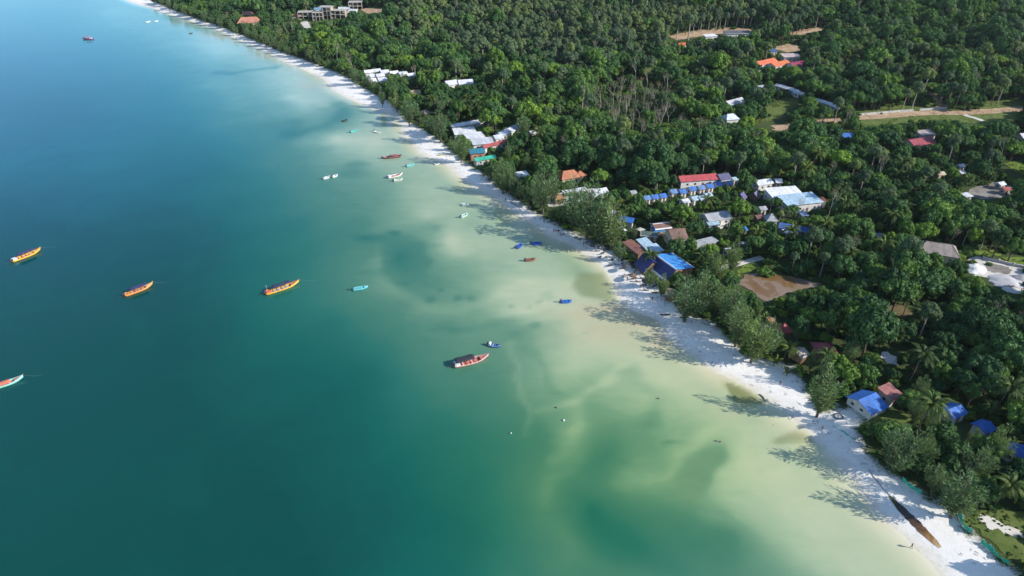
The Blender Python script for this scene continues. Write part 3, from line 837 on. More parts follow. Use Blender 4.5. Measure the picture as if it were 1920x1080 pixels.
def building(name, label, cat, p1, p2, width, kind, rc, wc, wall_h=2.6, rise=None, group=None, over=0.45, trim=False, rows=True, base=0.0, protect=True, tile=False, sides=None, eaves=None, rc2=None):
    rise = ((0.21 if kind == 'gable' else 0.27) * width if kind in ('gable', 'hip') else 0.09 * width) if rise is None else rise
    hz = base + wall_h + (rise if kind in ('gable', 'hip') else rise / 2)
    a, b = gp(*p1, hz), gp(*p2, hz)
    c = (a + b) / 2
    d = b - a
    L = max(2.0, math.hypot(d.x, d.y))
    yaw = math.atan2(d.y, d.x)
    gz = float(terr(c.x, c.y)[0])
    root = empty(name, (c.x, c.y, gz), yaw)
    tag(root, label, cat, group)
    rm = roof_mat(rc, tile)
    wm = paint(wc, 0.85, 0.2, 0.8, name='wall')
    lo = -0.4 if abs(gz) < 4 else -2.5
    w2, l2 = width / 2, L / 2
    iw, il = w2 - over, l2 - over
    wa, wb_ = sides if sides else (w2, w2)                        # run of the two slopes (-y side, +y side)
    if kind == 'hip':
        il = l2 + 0.55 * w2 - over if L > 3 else w2 - over
    wl = MB()
    t = 0.12
    z1 = base + wall_h
    if base > 0.8:                                                # hut on stilts
        for sx_ in (-1, 1):
            for sy_ in (-1, 1):
                MB().tube([(sx_ * il * 0.9, sy_ * iw * 0.9, lo), (sx_ * il * 0.9, sy_ * iw * 0.9, base)], 0.09).build('post', M_DOOR, root)
        MB().box(-il, il, -iw, iw, base - 0.15, base).build('floor', M_DOOR, root)
        lo = base + 0.002
    ea, eb = eaves if eaves else (z1, z1)                         # eave heights of the two sides
    if kind == 'gable':
        zt = z1 + rise - 0.2
        ya, yb = -(wa - over), wb_ - over
        za_, zb2 = ea + (z1 + rise - ea) * over / wa - 0.2, eb + (z1 + rise - eb) * over / wb_ - 0.2
        for s in (-1, 1):
            x0, x1 = (-il, -il + t) if s < 0 else (il - t, il)
            pr = [(ya, lo), (yb, lo), (yb, zb2), (0, zt), (ya, za_)]
            wl.add([(x0, y, z) for y, z in pr] + [(x1, y, z) for y, z in pr],
                   [(4, 3, 2, 1, 0), (5, 6, 7, 8, 9), (0, 1, 6, 5), (1, 2, 7, 6), (2, 3, 8, 7), (3, 4, 9, 8), (4, 0, 5, 9)])
        wl.box(-il + t + .002, il - t - .002, ya, ya + t, lo, za_)
        wl.box(-il + t + .002, il - t - .002, yb - t, yb, lo, zb2)
    else:
        wl.box(-il, il, -iw, iw, lo, z1 - 0.02)
    wl.build('wall', wm, root)
    rf = MB()
    zr, ze = z1 + rise, z1 - 0.06
    if kind == 'gable':
        ha, hb_ = ea - 0.06, eb - 0.06
        first = rf if rc2 is None else MB()
        first.slab([(-l2, -wa, ha), (l2, -wa, ha), (l2, -0.01, zr), (-l2, -0.01, zr)], 0.09)
        if rc2 is not None:
            first.build('roof_slope', roof_mat(rc2), root)  # slope turned from the sun, its shade put into the sheet colour
        rf.slab([(l2, wb_, hb_), (-l2, wb_, hb_), (-l2, 0.01, zr), (l2, 0.01, zr)], 0.09)
        roof = rf.build('roof', rm, root)
        ka, kb = (zr - ha) / wa, (zr - hb_) / wb_
        MB().slab([(-l2 - .03, -0.24, zr - 0.24 * ka + 0.05), (l2 + .03, -0.24, zr - 0.24 * ka + 0.05), (l2 + .03, 0, zr + 0.06), (-l2 - .03, 0, zr + 0.06)], 0.04) \
            .slab([(l2 + .03, 0.24, zr - 0.24 * kb + 0.05), (-l2 - .03, 0.24, zr - 0.24 * kb + 0.05), (-l2 - .03, 0, zr + 0.06), (l2 + .03, 0, zr + 0.06)], 0.04) \
            .build('ridge_cap', M_TRIM if trim else rm, roof)
        if trim:
            for s, ww, kk, he in ((-1, wa, ka, ha), (1, wb_, kb, hb_)):
                MB().slab([(-l2 - .05, s * (ww - 0.45), he + 0.45 * kk + 0.03), (l2 + .05, s * (ww - 0.45), he + 0.45 * kk + 0.03), (l2 + .05, s * (ww + 0.1), he + 0.0), (-l2 - .05, s * (ww + 0.1), he + 0.0)][::(-s)], 0.03).build('eave_trim', M_TRIM, roof)
    elif kind == 'hip':
        e = w2 * 0.55
        la = l2 + e if L > 3 else w2
        ra = l2 if L > 3 else 0.05
        pts = [(-la, -w2, ze), (la, -w2, ze), (la, w2, ze), (-la, w2, ze), (-ra, 0, zr), (ra, 0, zr)]
        rf.add(pts + [(x, y, z - 0.1) for x, y, z in pts[:4]], [(0, 1, 5, 4), (2, 3, 4, 5), (1, 2, 5), (3, 0, 4), (0, 6, 7, 1), (1, 7, 8, 2), (2, 8, 9, 3), (3, 9, 6, 0), (9, 8, 7, 6)])
        roof = rf.build('roof', rm, root)
        for q0, q1 in ((4, 5), (0, 4), (3, 4), (1, 5), (2, 5)):
            A, B = Vector(pts[q0]), Vector(pts[q1])
            if (A - B).length > 0.5:
                MB().tube([A + Vector((0, 0, .03)), B + Vector((0, 0, .03))], 0.09, 5).build('ridge_tile', rm, roof)
    else:
        tilt = 1 if math.cos(yaw + math.pi / 2) * SUN_AZ[0] + math.sin(yaw + math.pi / 2) * SUN_AZ[1] > 0 else -1   # lower edge to the sun side
        zl, zh = z1 + 0.02, z1 + rise
        za, zb = (zh, zl) if tilt > 0 else (zl, zh)
        rf.slab([(-l2, -w2, za), (l2, -w2, za), (l2, w2, zb), (-l2, w2, zb)], 0.1)
        roof = rf.build('roof', rm, root)
        MB().slab([(-l2 - .06, -w2 - .1, za - 0.04), (l2 + .06, -w2 - .1, za - 0.04), (l2 + .06, -w2 - 0.002, za + 0.05), (-l2 - .06, -w2 - 0.002, za + 0.05)], 0.05).build('fascia', M_TRIM if trim else rm, roof)
    if rows:
        openings(root, il * 2, iw * 2, wall_h) if base < 0.8 else None
    FOOT.append((c.x, c.y, l2 + 0.8, w2 + 0.8, yaw))
    if protect:
        cs = []
        la = l2 + (0.55 * w2 if kind == 'hip' else 0)
        for sx_, sy_, z in ((-la, -wa, ze), (la, -wa, ze), (la, wb_, ze), (-la, wb_, ze), (-l2, 0, zr), (l2, 0, zr)):
            X = c.x + sx_ * math.cos(yaw) - sy_ * math.sin(yaw)
            Y = c.y + sx_ * math.sin(yaw) + sy_ * math.cos(yaw)
            u, v, _ = proj(X, Y, gz + z)
            cs.append((float(u), float(v)))
        cs = sorted(set(cs))
        def half(pts_):
            h = []
            for p in pts_:
                while len(h) >= 2 and (h[-1][0] - h[-2][0]) * (p[1] - h[-2][1]) - (h[-1][1] - h[-2][1]) * (p[0] - h[-2][0]) <= 0:
                    h.pop()
                h.append(p)
            return h
        hull_ = half(cs)[:-1] + half(cs[::-1])[:-1]
        mu, mv = sum(q[0] for q in hull_) / len(hull_), sum(q[1] for q in hull_) / len(hull_)
        CLEAR.append(([(mu + (q[0] - mu) * .82, mv + (q[1] - mv) * .82) for q in hull_], float(proj(c.x, c.y, gz + 3)[2])))
    return root

B = building
# --- the cluster by the beach bend
B('beach_house', 'large bright blue gabled roof with white ridge and verges beside the beach', 'house', (1229, 477), (1269, 505), 10.0, 'gable', C_SKYB, W_BRICK, 3.0, trim=True, rise=1.7, sides=(3.6, 7.6), eaves=(0.8, 3.5), rows=False, rc2=(0.025, 0.035, 0.15))  # seaward slope coloured navy to paint in its shade
B('beach_house', 'dark navy gabled roof between the bright blue roof and the rusty brown one', 'house', (1207, 474), (1226, 490), 7.0, 'gable', (0.025, 0.035, 0.15), W_WOOD, 2.6, rise=2.0, sides=(3.6, 3.4), eaves=(0.8, 2.6), rows=False)
B('open_shed', 'rusty red brown flat roof behind the tall beach casuarinas', 'shed', (1181, 466), (1199, 459), 9.0, 'shed', C_RUST, W_WOOD, 2.8)
B('open_shed', 'square pale blue sheet roof touching the rusty brown roof', 'shed', (1199, 456), (1219, 451), 5.2, 'shed', C_LBLUE, W_GREY, 3.0)
B('open_shed', 'pale blue sheet roof just behind the bright blue gabled roof', 'shed', (1212, 469), (1238, 462), 5.2, 'shed', C_LBLUE, W_GREY, 3.0)
B('house', 'brown roofed house with white stripes on its roof', 'house', (1224, 420), (1255, 416), 5.5, 'gable', C_BROWN, W_WHITE, 2.8, trim=True)
B('lean_to_shed', 'small bright blue lean-to roof in front of the brown roof with white stripes', 'shed', (1223, 431), (1245, 427), 3.6, 'shed', C_SKYB, W_GREY, 2.2)
B('house', 'two storey house with pale gable end and dark brown roof', 'house', (1254, 431), (1284, 428), 8.5, 'gable', C_BROWN, W_CREAM, 4.6)
B('shed', 'low dark green sheet roof with a white edge behind the pale blue sheds', 'shed', (1202, 437), (1234, 440), 3.5, 'shed', (0.09, 0.13, 0.11), W_GREY, 2.2, trim=True)
B('long_shed', 'long low overgrown shed with one pale edge between tree rows', 'shed', (1302, 457), (1342, 447), 3.4, 'shed', C_GREY, W_GREY, 2.4)
B('hut', 'small grey roofed hut beside the banana plants', 'hut', (1359, 466), (1371, 464), 3.4, 'gable', C_GREY, W_GREY, 2.2)
B('hut', 'tiny orange roofed hut between the banana plants', 'hut', (1378, 465), (1386, 463), 2.6, 'gable', C_ORANGE, W_WHITE, 2.0)
B('hut', 'small white roofed hut above the banana plants', 'hut', (1389, 460), (1400, 456), 3.0, 'shed', C_WHITE, W_WHITE, 2.2)
B('pool_house', 'long pale grey gabled roof beside the turquoise swimming pool', 'house', (1321, 402), (1366, 395), 7.0, 'gable', C_GREY, W_WHITE, 2.8)
B('pool_bar', 'flat pale blue roof in front of the turquoise swimming pool', 'shed', (1326, 419), (1348, 417), 3.0, 'shed', C_LBLUE, W_WHITE, 2.3)
B('hut', 'small blue roofed hut standing alone among dark trees', 'hut', (1391, 427), (1399, 425), 3.2, 'gable', C_BLUE, W_GREY, 2.2)
B('house', 'blue patched sheet roof of a house among the inland trees', 'house', (1461, 417), (1489, 421), 5.0, 'gable', (0.05, 0.13, 0.40), W_GREY, 2.6)
B('house', 'low dark blue roof joined to the blue patched house', 'house', (1494, 424), (1517, 426), 5.0, 'gable', (0.04, 0.10, 0.32), W_GREY, 2.4)
B('shed', 'small bright white roof below the blue patched house', 'shed', (1470, 434), (1483, 432), 3.0, 'shed', C_WHITE, W_WHITE, 2.4)
B('hall', 'large white hall roof, upper of the two big inland roofs', 'hall', (1440, 361), (1500, 357), 8.0, 'shed', (0.72, 0.72, 0.70), W_WHITE, 4.0)
B('hall', 'large pale blue hall roof, lower of the two big inland roofs', 'hall', (1466, 376), (1533, 369), 8.5, 'shed', C_LBLUE, W_WHITE, 4.0)
B('hut', 'orange hipped roof at the end of the pale blue hall', 'hut', (1537, 369), (1543, 369), 4.0, 'hip', C_TERRA, W_WHITE, 3.0)
B('hut', 'grey round thatched hut in front of the white hall', 'hut', (1446, 400), (1449, 400), 4.6, 'hip', C_GREY, W_WHITE, 2.4, rise=2.2)
B('house', 'grey white roof on a slope behind the blue bungalows', 'house', (1416, 339), (1445, 334), 5.5, 'gable', C_WHITE, W_WHITE, 2.8)
B('house', 'short grey white roof beside the white hall and bare branches', 'house', (1452, 335), (1466, 335), 4.6, 'gable', C_WHITE, W_GREY, 2.8)
B('a_frame_hut', 'steep violet blue hut roof in front of the white hall', 'hut', (1388, 364), (1394, 359), 4.2, 'gable', (0.07, 0.07, 0.20), W_WOOD, 1.4, rise=1.9)
B('a_frame_hut', 'steep grey violet hut roof nearest the white hall', 'hut', (1414, 362), (1420, 357), 4.2, 'gable', (0.13, 0.13, 0.20), W_WOOD, 1.4, rise=1.9)
B('long_house', 'long bright red roof above the row of blue bungalows', 'house', (1272, 330), (1343, 325), 6.5, 'gable', (0.42, 0.07, 0.075), W_WHITE, 3.2)
B('house', 'slate violet roof at the end of the long red roof', 'house', (1345, 327), (1366, 324), 6.5, 'gable', (0.11, 0.11, 0.20), W_WHITE, 3.2)
for i, (u, v) in enumerate([(1212, 367), (1227, 365), (1242, 363), (1262, 355), (1279, 355), (1297, 350), (1314, 348), (1330, 345), (1346, 341), (1366, 339)]):
    B('bungalow', 'small blue roofed bungalow in the long row below the red roof', 'bungalow', (u - 6, v + 1), (u + 6, v - 1), 4.2, 'gable', (0.05, 0.17, 0.50) if i % 3 else (0.13, 0.24, 0.48), W_WHITE, 2.3, group='blue bungalows in a row')
for u, v in [(1284, 373), (1302, 368), (1315, 367), (1327, 362)]:
    B('bungalow', 'small pale grey bungalow in the short row below the blue bungalows', 'bungalow', (u - 6, v + 1.5), (u + 6, v - 1.5), 4.2, 'gable', C_LBLUE if u != 1284 else C_WHITE, W_WHITE, 2.3, group='pale bungalows in a short row')
# --- around the tall casuarinas further along the beach
B('house', 'grey roof half hidden behind the tallest beach casuarinas', 'house', (1136, 396), (1153, 393), 4.4, 'gable', C_GREY, W_WHITE, 2.6)
B('house', 'deep blue roof in shade just inland of the tallest casuarinas', 'house', (1164, 405), (1190, 409), 4.6, 'gable', C_BLUE, W_GREY, 2.6)
B('resort_house', 'terracotta hipped roof alone among green trees', 'house', (1056, 321), (1076, 318), 8.0, 'hip', C_TERRA, W_CREAM, 3.0, tile=True)
B('resort_house', 'small terracotta roof wing beside the larger terracotta hipped roof', 'house', (1084, 321), (1090, 320), 5.0, 'hip', C_TERRA, W_CREAM, 2.8, tile=True)
B('beach_shelter', 'white sheet shelter between two beach casuarinas', 'shelter', (968, 328), (990, 324), 5.0, 'shed', C_WHITE, W_CREAM, 2.6)
B('thatched_hut', 'brown thatched hut on the sand behind a casuarina', 'hut', (1040, 365), (1052, 362), 5.0, 'hip', (0.30, 0.17, 0.07), W_WOOD, 2.2)
B('house', 'white roofed house with a navy strip behind the thatched hut', 'house', (1112, 356), (1137, 351), 5.4, 'gable', (0.58, 0.59, 0.63), W_WHITE, 2.8)
B('wall_building', 'long white low building along the sandy yard', 'building', (1056, 361), (1100, 353), 3.2, 'shed', C_WHITE, W_WHITE, 2.6)
B('hut', 'small white hut at the edge of the sandy yard', 'hut', (1111, 366), (1120, 364), 3.2, 'shed', C_WHITE, W_WHITE, 2.4)
B('hut', 'tiny white roof glimpsed through the tall beach casuarinas', 'hut', (1163, 430), (1171, 428), 3.0, 'shed', C_WHITE, W_WHITE, 2.4, protect=False)
B('hut', 'grey sheet roof in front of the left end of the blue bungalow row', 'hut', (1181, 358), (1192, 356), 3.6, 'gable', C_GREY, W_GREY, 2.4)
B('shed', 'pale sheet roof beside the low dark green roof', 'shed', (1196, 428), (1206, 432), 3.0, 'shed', (0.5, 0.48, 0.42), W_GREY, 2.2)
B('hut', 'small pale roof between the blue bungalows and the slate violet roof', 'hut', (1372, 333), (1382, 331), 3.6, 'gable', C_LBLUE, W_WHITE, 2.4)
B('hut', 'rusty roofed hut right of the pool house', 'hut', (1416, 404), (1428, 402), 3.4, 'gable', C_RUST, W_WOOD, 2.3)
B('hut', 'pale grey roof between the white hall and the grey round hut', 'hut', (1423, 388), (1436, 386), 3.6, 'gable', C_GREY, W_WHITE, 2.4)
B('shed', 'faded blue sheet roof right of the pale blue hall', 'shed', (1500, 401), (1514, 400), 3.4, 'shed', (0.16, 0.24, 0.36), W_GREY, 2.3)
# --- white complex on the beach
B('long_shed', 'long narrow white roof at the back of the beach complex', 'shed', (846, 237), (914, 224), 4.0, 'shed', C_WHITE, W_WHITE, 3.0)
B('beach_building', 'broad white roof just behind the beach casuarina', 'building', (850, 247), (892, 243), 8.0, 'shed', (0.66, 0.66, 0.66), W_WHITE, 3.2)
B('beach_building', 'white roof with dark patches in the middle of the beach complex', 'building', (872, 256), (906, 251), 7.0, 'shed', C_WHITE, W_WHITE, 3.2)
B('beach_building', 'grey white roof at the front of the beach complex', 'building', (884, 266), (924, 262), 7.5, 'shed', (0.52, 0.53, 0.56), W_WHITE, 3.2)
for i, (a, b) in enumerate([((925, 254), (941, 251)), ((934, 248), (950, 244)), ((944, 243), (960, 238)), ((955, 238), (972, 232))]):
    B('bungalow', 'bluish white gabled cottage in the stepped row behind the white complex', 'cottage', a, b, 5.5, 'gable', (0.46, 0.50, 0.60) if i % 2 else (0.55, 0.58, 0.66), W_WHITE, 2.8, group='bluish white cottages')
B('cottage', 'pale sandy cottage at the far end of the red roofed terrace', 'cottage', (992, 246), (1004, 243), 5.0, 'gable', (0.44, 0.44, 0.46), W_CREAM, 2.6)
B('long_house', 'long narrow red roofed terrace beside the white complex', 'house', (904, 273), (950, 261), 4.2, 'gable', (0.36, 0.08, 0.07), W_WHITE, 2.8)
B('beach_bar', 'teal blue roofed building with brick front by the beach', 'building', (880, 285), (909, 281), 5.0, 'shed', C_TEAL, W_BRICK, 3.4)
B('beach_bar', 'bright green roofed building beside the teal roof', 'building', (889, 298), (928, 289), 4.0, 'gable', C_GREEN, W_GREY, 2.4)
# --- far compound
for i, (u, v) in enumerate([(690, 131), (705, 129), (720, 131), (738, 133), (694, 139), (712, 138), (697, 147), (716, 146), (755, 134), (770, 137)]):
    B('cottage', 'small white roofed cottage in the far beach compound', 'cottage', (u - 8, v + 1), (u + 8, v - 1), 5.5, 'gable', (0.60, 0.61, 0.66) if i % 3 else (0.70, 0.70, 0.70), W_WHITE, 2.8, group='white cottages of the far compound')
B('long_house', 'white roof, left one of the pair beyond the far compound', 'house', (834, 152), (856, 149), 8.0, 'gable', (0.60, 0.61, 0.68), W_WHITE, 3.0)
B('long_house', 'white roof, right one of the pair beyond the far compound', 'house', (858, 150), (886, 148), 8.0, 'gable', (0.62, 0.63, 0.68), W_WHITE, 3.0)
B('hut', 'tan roofed hut among trees below the far compound', 'hut', (765, 170), (788, 168), 6.0, 'gable', (0.42, 0.28, 0.17), W_WOOD, 2.4)
B('hut', 'small brown roof just inland of the tan roofed hut', 'hut', (796, 183), (806, 181), 4.0, 'gable', (0.28, 0.16, 0.12), W_WOOD, 2.4)
B('thatched_hut', 'grey thatched hut between two far beach casuarinas', 'hut', (793, 206), (801, 204), 6.0, 'hip', C_THATCH, W_WOOD, 2.4)
B('resort_hall', 'large salmon orange hipped roof in the far forest', 'building', (452, 33), (480, 31), 13.0, 'hip', (0.46, 0.19, 0.13), W_CREAM, 4.0, tile=True)
B('resort_hall', 'smaller salmon roof directly behind the large salmon roof', 'building', (455, 22), (470, 21), 8.0, 'hip', (0.44, 0.18, 0.12), W_CREAM, 4.0, tile=True)
B('hut', 'tiny orange roof left of the grey concrete shells', 'hut', (548, 27), (558, 26), 6.0, 'hip', C_TERRA, W_CREAM, 3.0)
B('house', 'white flat roof behind the grey concrete shells', 'house', (634, 16), (656, 13), 7.0, 'shed', C_WHITE, W_WHITE, 3.4)
B('house', 'short white flat roof farthest up the coast', 'house', (655, 19), (670, 18), 6.0, 'shed', C_WHITE, W_WHITE, 3.0)
B('house', 'blue roof behind the concrete shells', 'house', (588, 15), (602, 13), 6.0, 'gable', (0.14, 0.28, 0.46), W_WHITE, 3.4)
# --- hillside
B('hillside_house', 'white walled building with white roof below the sand cutting', 'building', (1320, 67), (1343, 65), 6.0, 'shed', (0.70, 0.70, 0.70), W_WHITE, 3.4)
B('hillside_house', 'long dark roof with white front under the sand cutting', 'building', (1358, 61), (1408, 59), 8.0, 'shed', C_DGREY, W_WHITE, 3.6, trim=True)
B('hut', 'small red roof left of the white hillside building', 'hut', (1271, 81), (1285, 79), 6.0, 'gable', C_ORANGE, W_WHITE, 2.6)
B('long_house', 'long orange roof with white wall on the wooded slope', 'house', (1416, 117), (1452, 107), 8.0, 'gable', (0.58, 0.14, 0.06), W_WHITE, 3.4)
B('long_house', 'second orange roof beside the maroon one on the wooded slope', 'house', (1446, 119), (1476, 111), 8.0, 'gable', (0.56, 0.15, 0.05), W_WHITE, 3.2)
B('long_house', 'maroon roof at the end of the orange roofs', 'house', (1481, 118), (1507, 113), 9.0, 'gable', C_MAROON, W_WHITE, 3.2)
B('house', 'pale pink flat roof behind the maroon one', 'house', (1466, 104), (1500, 103), 8.0, 'shed', (0.52, 0.40, 0.38), W_WHITE, 3.2)
B('tarpaulin_shelter', 'blue sheet shelter beside the dirt clearing on the slope', 'shelter', (1441, 95), (1455, 93), 6.0, 'shed', (0.06, 0.11, 0.28), W_GREY, 2.6)
# --- inland right
B('house', 'small grey roof alone between round trees', 'house', (1418, 161), (1433, 159), 6.0, 'gable', (0.34, 0.36, 0.42), W_WHITE, 2.8)
B('house', 'grey white house roof left of the green clearing', 'house', (1361, 190), (1391, 182), 7.0, 'gable', (0.48, 0.48, 0.50), W_WHITE, 2.8)
for i, (u, v) in enumerate([(1465, 158), (1478, 162), (1490, 166), (1500, 171)]):
    B('row_house', 'narrow white roof in the diagonal row left of the big round tree', 'house', (u - 9, v - 2), (u + 9, v + 3), 4.2, 'gable', C_WHITE, W_WHITE, 2.6, group='white row houses, left part')
for i, (u, v) in enumerate([(1540, 186), (1553, 190), (1566, 195)]):
    B('row_house', 'narrow white roof in the diagonal row right of the big round tree', 'house', (u - 9, v - 2), (u + 9, v + 3), 4.2, 'gable', C_WHITE, W_WHITE, 2.6, group='white row houses, right part')
B('white_house', 'white hipped house with two roof levels in the green clearing, upper part', 'house', (1364, 214), (1376, 213), 7.0, 'hip', (0.60, 0.64, 0.70), W_WHITE, 5.5)
B('white_house', 'low white front roof of the two level white house', 'house', (1358, 223), (1384, 226), 5.0, 'shed', (0.60, 0.63, 0.68), W_WHITE, 2.6)
B('tarpaulin_shelter', 'blue sheet shelter just below the dirt road', 'shelter', (1580, 255), (1604, 254), 6.5, 'shed', (0.05, 0.16, 0.45), W_GREY, 2.6)
B('house', 'large dark red roof below the dirt road', 'house', (1704, 262), (1746, 256), 9.0, 'gable', (0.30, 0.045, 0.06), W_WHITE, 3.0)
B('house', 'pale pinkish roof touching the large dark red roof', 'house', (1722, 249), (1750, 247), 6.0, 'shed', (0.40, 0.32, 0.30), W_WHITE, 3.4)
B('house', 'white building cut by the edge of the photo beside dark trees', 'house', (1912, 250), (1935, 249), 8.0, 'gable', C_WHITE, W_WHITE, 3.0)
for lab, u, v in (('small white hut left of the sandy gap in the inland trees', 1723, 305), ('upper one of two small white huts near the lawn', 1802, 308), ('lower one of two small white huts near the lawn', 1803, 320)):
    B('hut', lab, 'hut', (u - 5, v), (u + 5, v - 1), 3.6, 'gable', C_WHITE, W_WHITE, 2.2)
B('hut', 'sandy beige roofed hut among inland trees', 'hut', (1756, 323), (1770, 321), 3.8, 'gable', (0.46, 0.38, 0.26), W_CREAM, 2.2)
B('shed', 'white sided shed at the rim of the grey yard', 'shed', (1806, 366), (1820, 364), 3.4, 'shed', C_WHITE, W_GREY, 2.2)
B('shed', 'small white shed at the back of the grey yard', 'shed', (1872, 343), (1882, 340), 3.4, 'gable', C_WHITE, W_GREY, 2.2)
B('shed', 'small red roofed shed in the grey yard', 'shed', (1880, 352), (1892, 350), 3.4, 'gable', C_RED, W_GREY, 2.2)
B('large_house', 'wide taupe hipped roof beside a white pole', 'house', (1738, 452), (1786, 459), 9.0, 'hip', C_TAUPE, W_CREAM, 3.2, tile=True)
B('hut', 'grey violet hut roof buried in dark trees', 'hut', (1640, 439), (1656, 437), 4.0, 'gable', (0.22, 0.21, 0.26), W_GREY, 2.4)
# --- near huts and houses
B('thatched_shelter', 'grey thatched beach shelter beside the loungers', 'shelter', (1250, 541), (1266, 545), 5.0, 'gable', (0.25, 0.21, 0.17), W_WOOD, 2.0)
B('bungalow', 'small dark red hut roof hidden in trees below the pond', 'hut', (1468, 607), (1474, 606), 4.6, 'hip', C_RED, W_WOOD, 2.4, rise=1.8)
B('hut', 'tiny orange brown roof left of the hidden red hut', 'hut', (1441, 597), (1449, 596), 2.8, 'gable', C_TERRA, W_WOOD, 2.2)
B('bungalow', 'dark red pyramid roof beside a coconut palm', 'hut', (1548, 643), (1552, 643), 6.0, 'hip', (0.32, 0.065, 0.075), W_WOOD, 2.6, rise=2.0)
B('thatched_hut', 'pale grey thatched hut on stilts at the edge of the sand', 'hut', (1492, 661), (1508, 651), 4.6, 'gable', (0.40, 0.345, 0.29), W_WOOD, 2.0, base=1.2)
B('hut', 'small grey white hut between palm and casuarina', 'hut', (1581, 693), (1589, 690), 2.8, 'gable', (0.44, 0.40, 0.36), W_WOOD, 2.0)
B('hut', 'low grey roof beside the tall casuarinas inland of the sand', 'hut', (1433, 613), (1446, 616), 2.8, 'shed', (0.28, 0.27, 0.28), W_GREY, 2.0)
B('beach_house', 'blue gabled house next to the pinkish roof behind the near beach', 'house', (1609, 751), (1643, 735), 7.2, 'gable', C_BLUE, W_WHITE, 2.0, rise=1.5, sides=(4.4, 3.4))
B('annex', 'faded pinkish red roof touching the near blue house', 'house', (1659, 739), (1681, 728), 4.6, 'shed', C_PINK, W_GREY, 2.8, rise=0.9)
B('bungalow', 'blue roofed white bungalow inland of the near blue house', 'bungalow', (1776, 769), (1803, 758), 4.6, 'gable', C_BLUE, W_WHITE, 2.8)
B('bungalow', 'blue roof half buried in trees below the white bungalow', 'bungalow', (1836, 799), (1858, 790), 4.0, 'gable', C_BLUE, W_WHITE, 2.6)
B('bungalow', 'blue roofed white bungalow cut by the edge of the photo', 'bungalow', (1897, 845), (1920, 834), 4.4, 'gable', C_BLUE, W_WHITE, 2.8)

# --- concrete shells under construction
def concrete_shell(label, p, L, Wd, floors, yaw):
    c = gp(*p)
    root = empty('concrete_building', (c.x, c.y, c.z), yaw)
    tag(root, label, 'building')
    m = paint((0.36, 0.33, 0.29), 0.9, 0.25, 0.5, name='raw_concrete')
    m2 = paint((0.40, 0.30, 0.24), 0.9, 0.25, 0.5, name='brick_infill')
    for k in range(floors):
        MB().box(-L / 2, L / 2, -Wd / 2, Wd / 2, k * 3.2 + 3.0, k * 3.2 + 3.2).build('floor_slab', m, root)
        for i in range(4):
            for j in range(2):
                x, y = -L / 2 + 0.2 + i * (L - 0.4) / 3, -Wd / 2 + 0.2 + j * (Wd - 0.4)
                MB().box(x - 0.2, x + 0.2, y - 0.2, y + 0.2, k * 3.2 - (1.5 if k == 0 else 0), k * 3.2 + 3.0).build('column', m, root)
        MB().box(-L / 2 + 0.5, 0, Wd / 2 - 0.9, Wd / 2 - 0.6, k * 3.2 + 0.002, k * 3.2 + 2.998).build('infill_wall', m2, root)
        MB().box(L / 2 - 0.9, L / 2 - 0.6, -Wd / 4, Wd / 2 - 1, k * 3.2 + 0.002, k * 3.2 + 2.998).build('infill_wall', m2, root)
        MB().box(-L / 2 + 0.5, -L / 6, -Wd / 2 + 0.6, -Wd / 2 + 0.9, k * 3.2 + 0.002, k * 3.2 + 1.2).build('parapet', m2, root)
    FOOT.append((c.x, c.y, L / 2 + 1, Wd / 2 + 1, yaw))
    u, v, zc = [float(q) for q in proj(c.x, c.y, c.z)]
    s = FPX / zc
    CLEAR.append(([(u - L * .5 * s, v - floors * 3.2 * s), (u + L * .5 * s, v - floors * 3.2 * s), (u + L * .5 * s, v), (u - L * .5 * s, v)], zc))
concrete_shell('grey concrete shell, leftmost of the unfinished group', (575, 36), 13, 9, 2, 0.15)
concrete_shell('grey concrete shell, second of the unfinished group', (598, 37), 9, 9, 2, 0.1)
concrete_shell('pinkish concrete shell, tallest of the unfinished group', (614, 34), 11, 9, 3, -0.1)
concrete_shell('grey concrete shell with flat slab, rightmost of the unfinished group', (636, 33), 13, 9, 2, 0.0)
concrete_shell('pale concrete shell behind the sandy clearing', (668, 17), 12, 10, 2, 0.1)

# ================================================================== pools, walls, fences, poles
def pool(label, px, group=None):
    pts = [gp(*p) for p in px]
    c = sum(pts, Vector()) / 4
    root = empty('swimming_pool', c)
    tag(root, label, 'pool')
    loc = [p - c for p in pts]
    MB().slab([(p.x, p.y, 0.16) for p in loc], 0.5).build('water', paint((0.03, 0.42, 0.38), 0.06, 0.05, 0.5, name='pool_water'), root)
    for a, b in zip(loc, loc[1:] + loc[:1]):
        d = (b - a).normalized()
        n = Vector((d.y, -d.x, 0))
        MB().slab([(a + n * 0.5 - d * .0) + Vector((0, 0, .24)), (b + n * 0.5) + Vector((0, 0, .24)), b + Vector((0, 0, .24)), a + Vector((0, 0, .24))], 0.4).build('coping', M_TRIM, root)
    CLEAR.append((px, float(proj(c.x, c.y, c.z)[2])))
pool('turquoise swimming pool in front of the grey gabled roof', [(1334, 415), (1352, 413), (1360, 409), (1342, 410)])
pool('turquoise pool in the sandy yard behind the thatched hut', [(1063, 378), (1079, 375), (1082, 371), (1066, 372)])

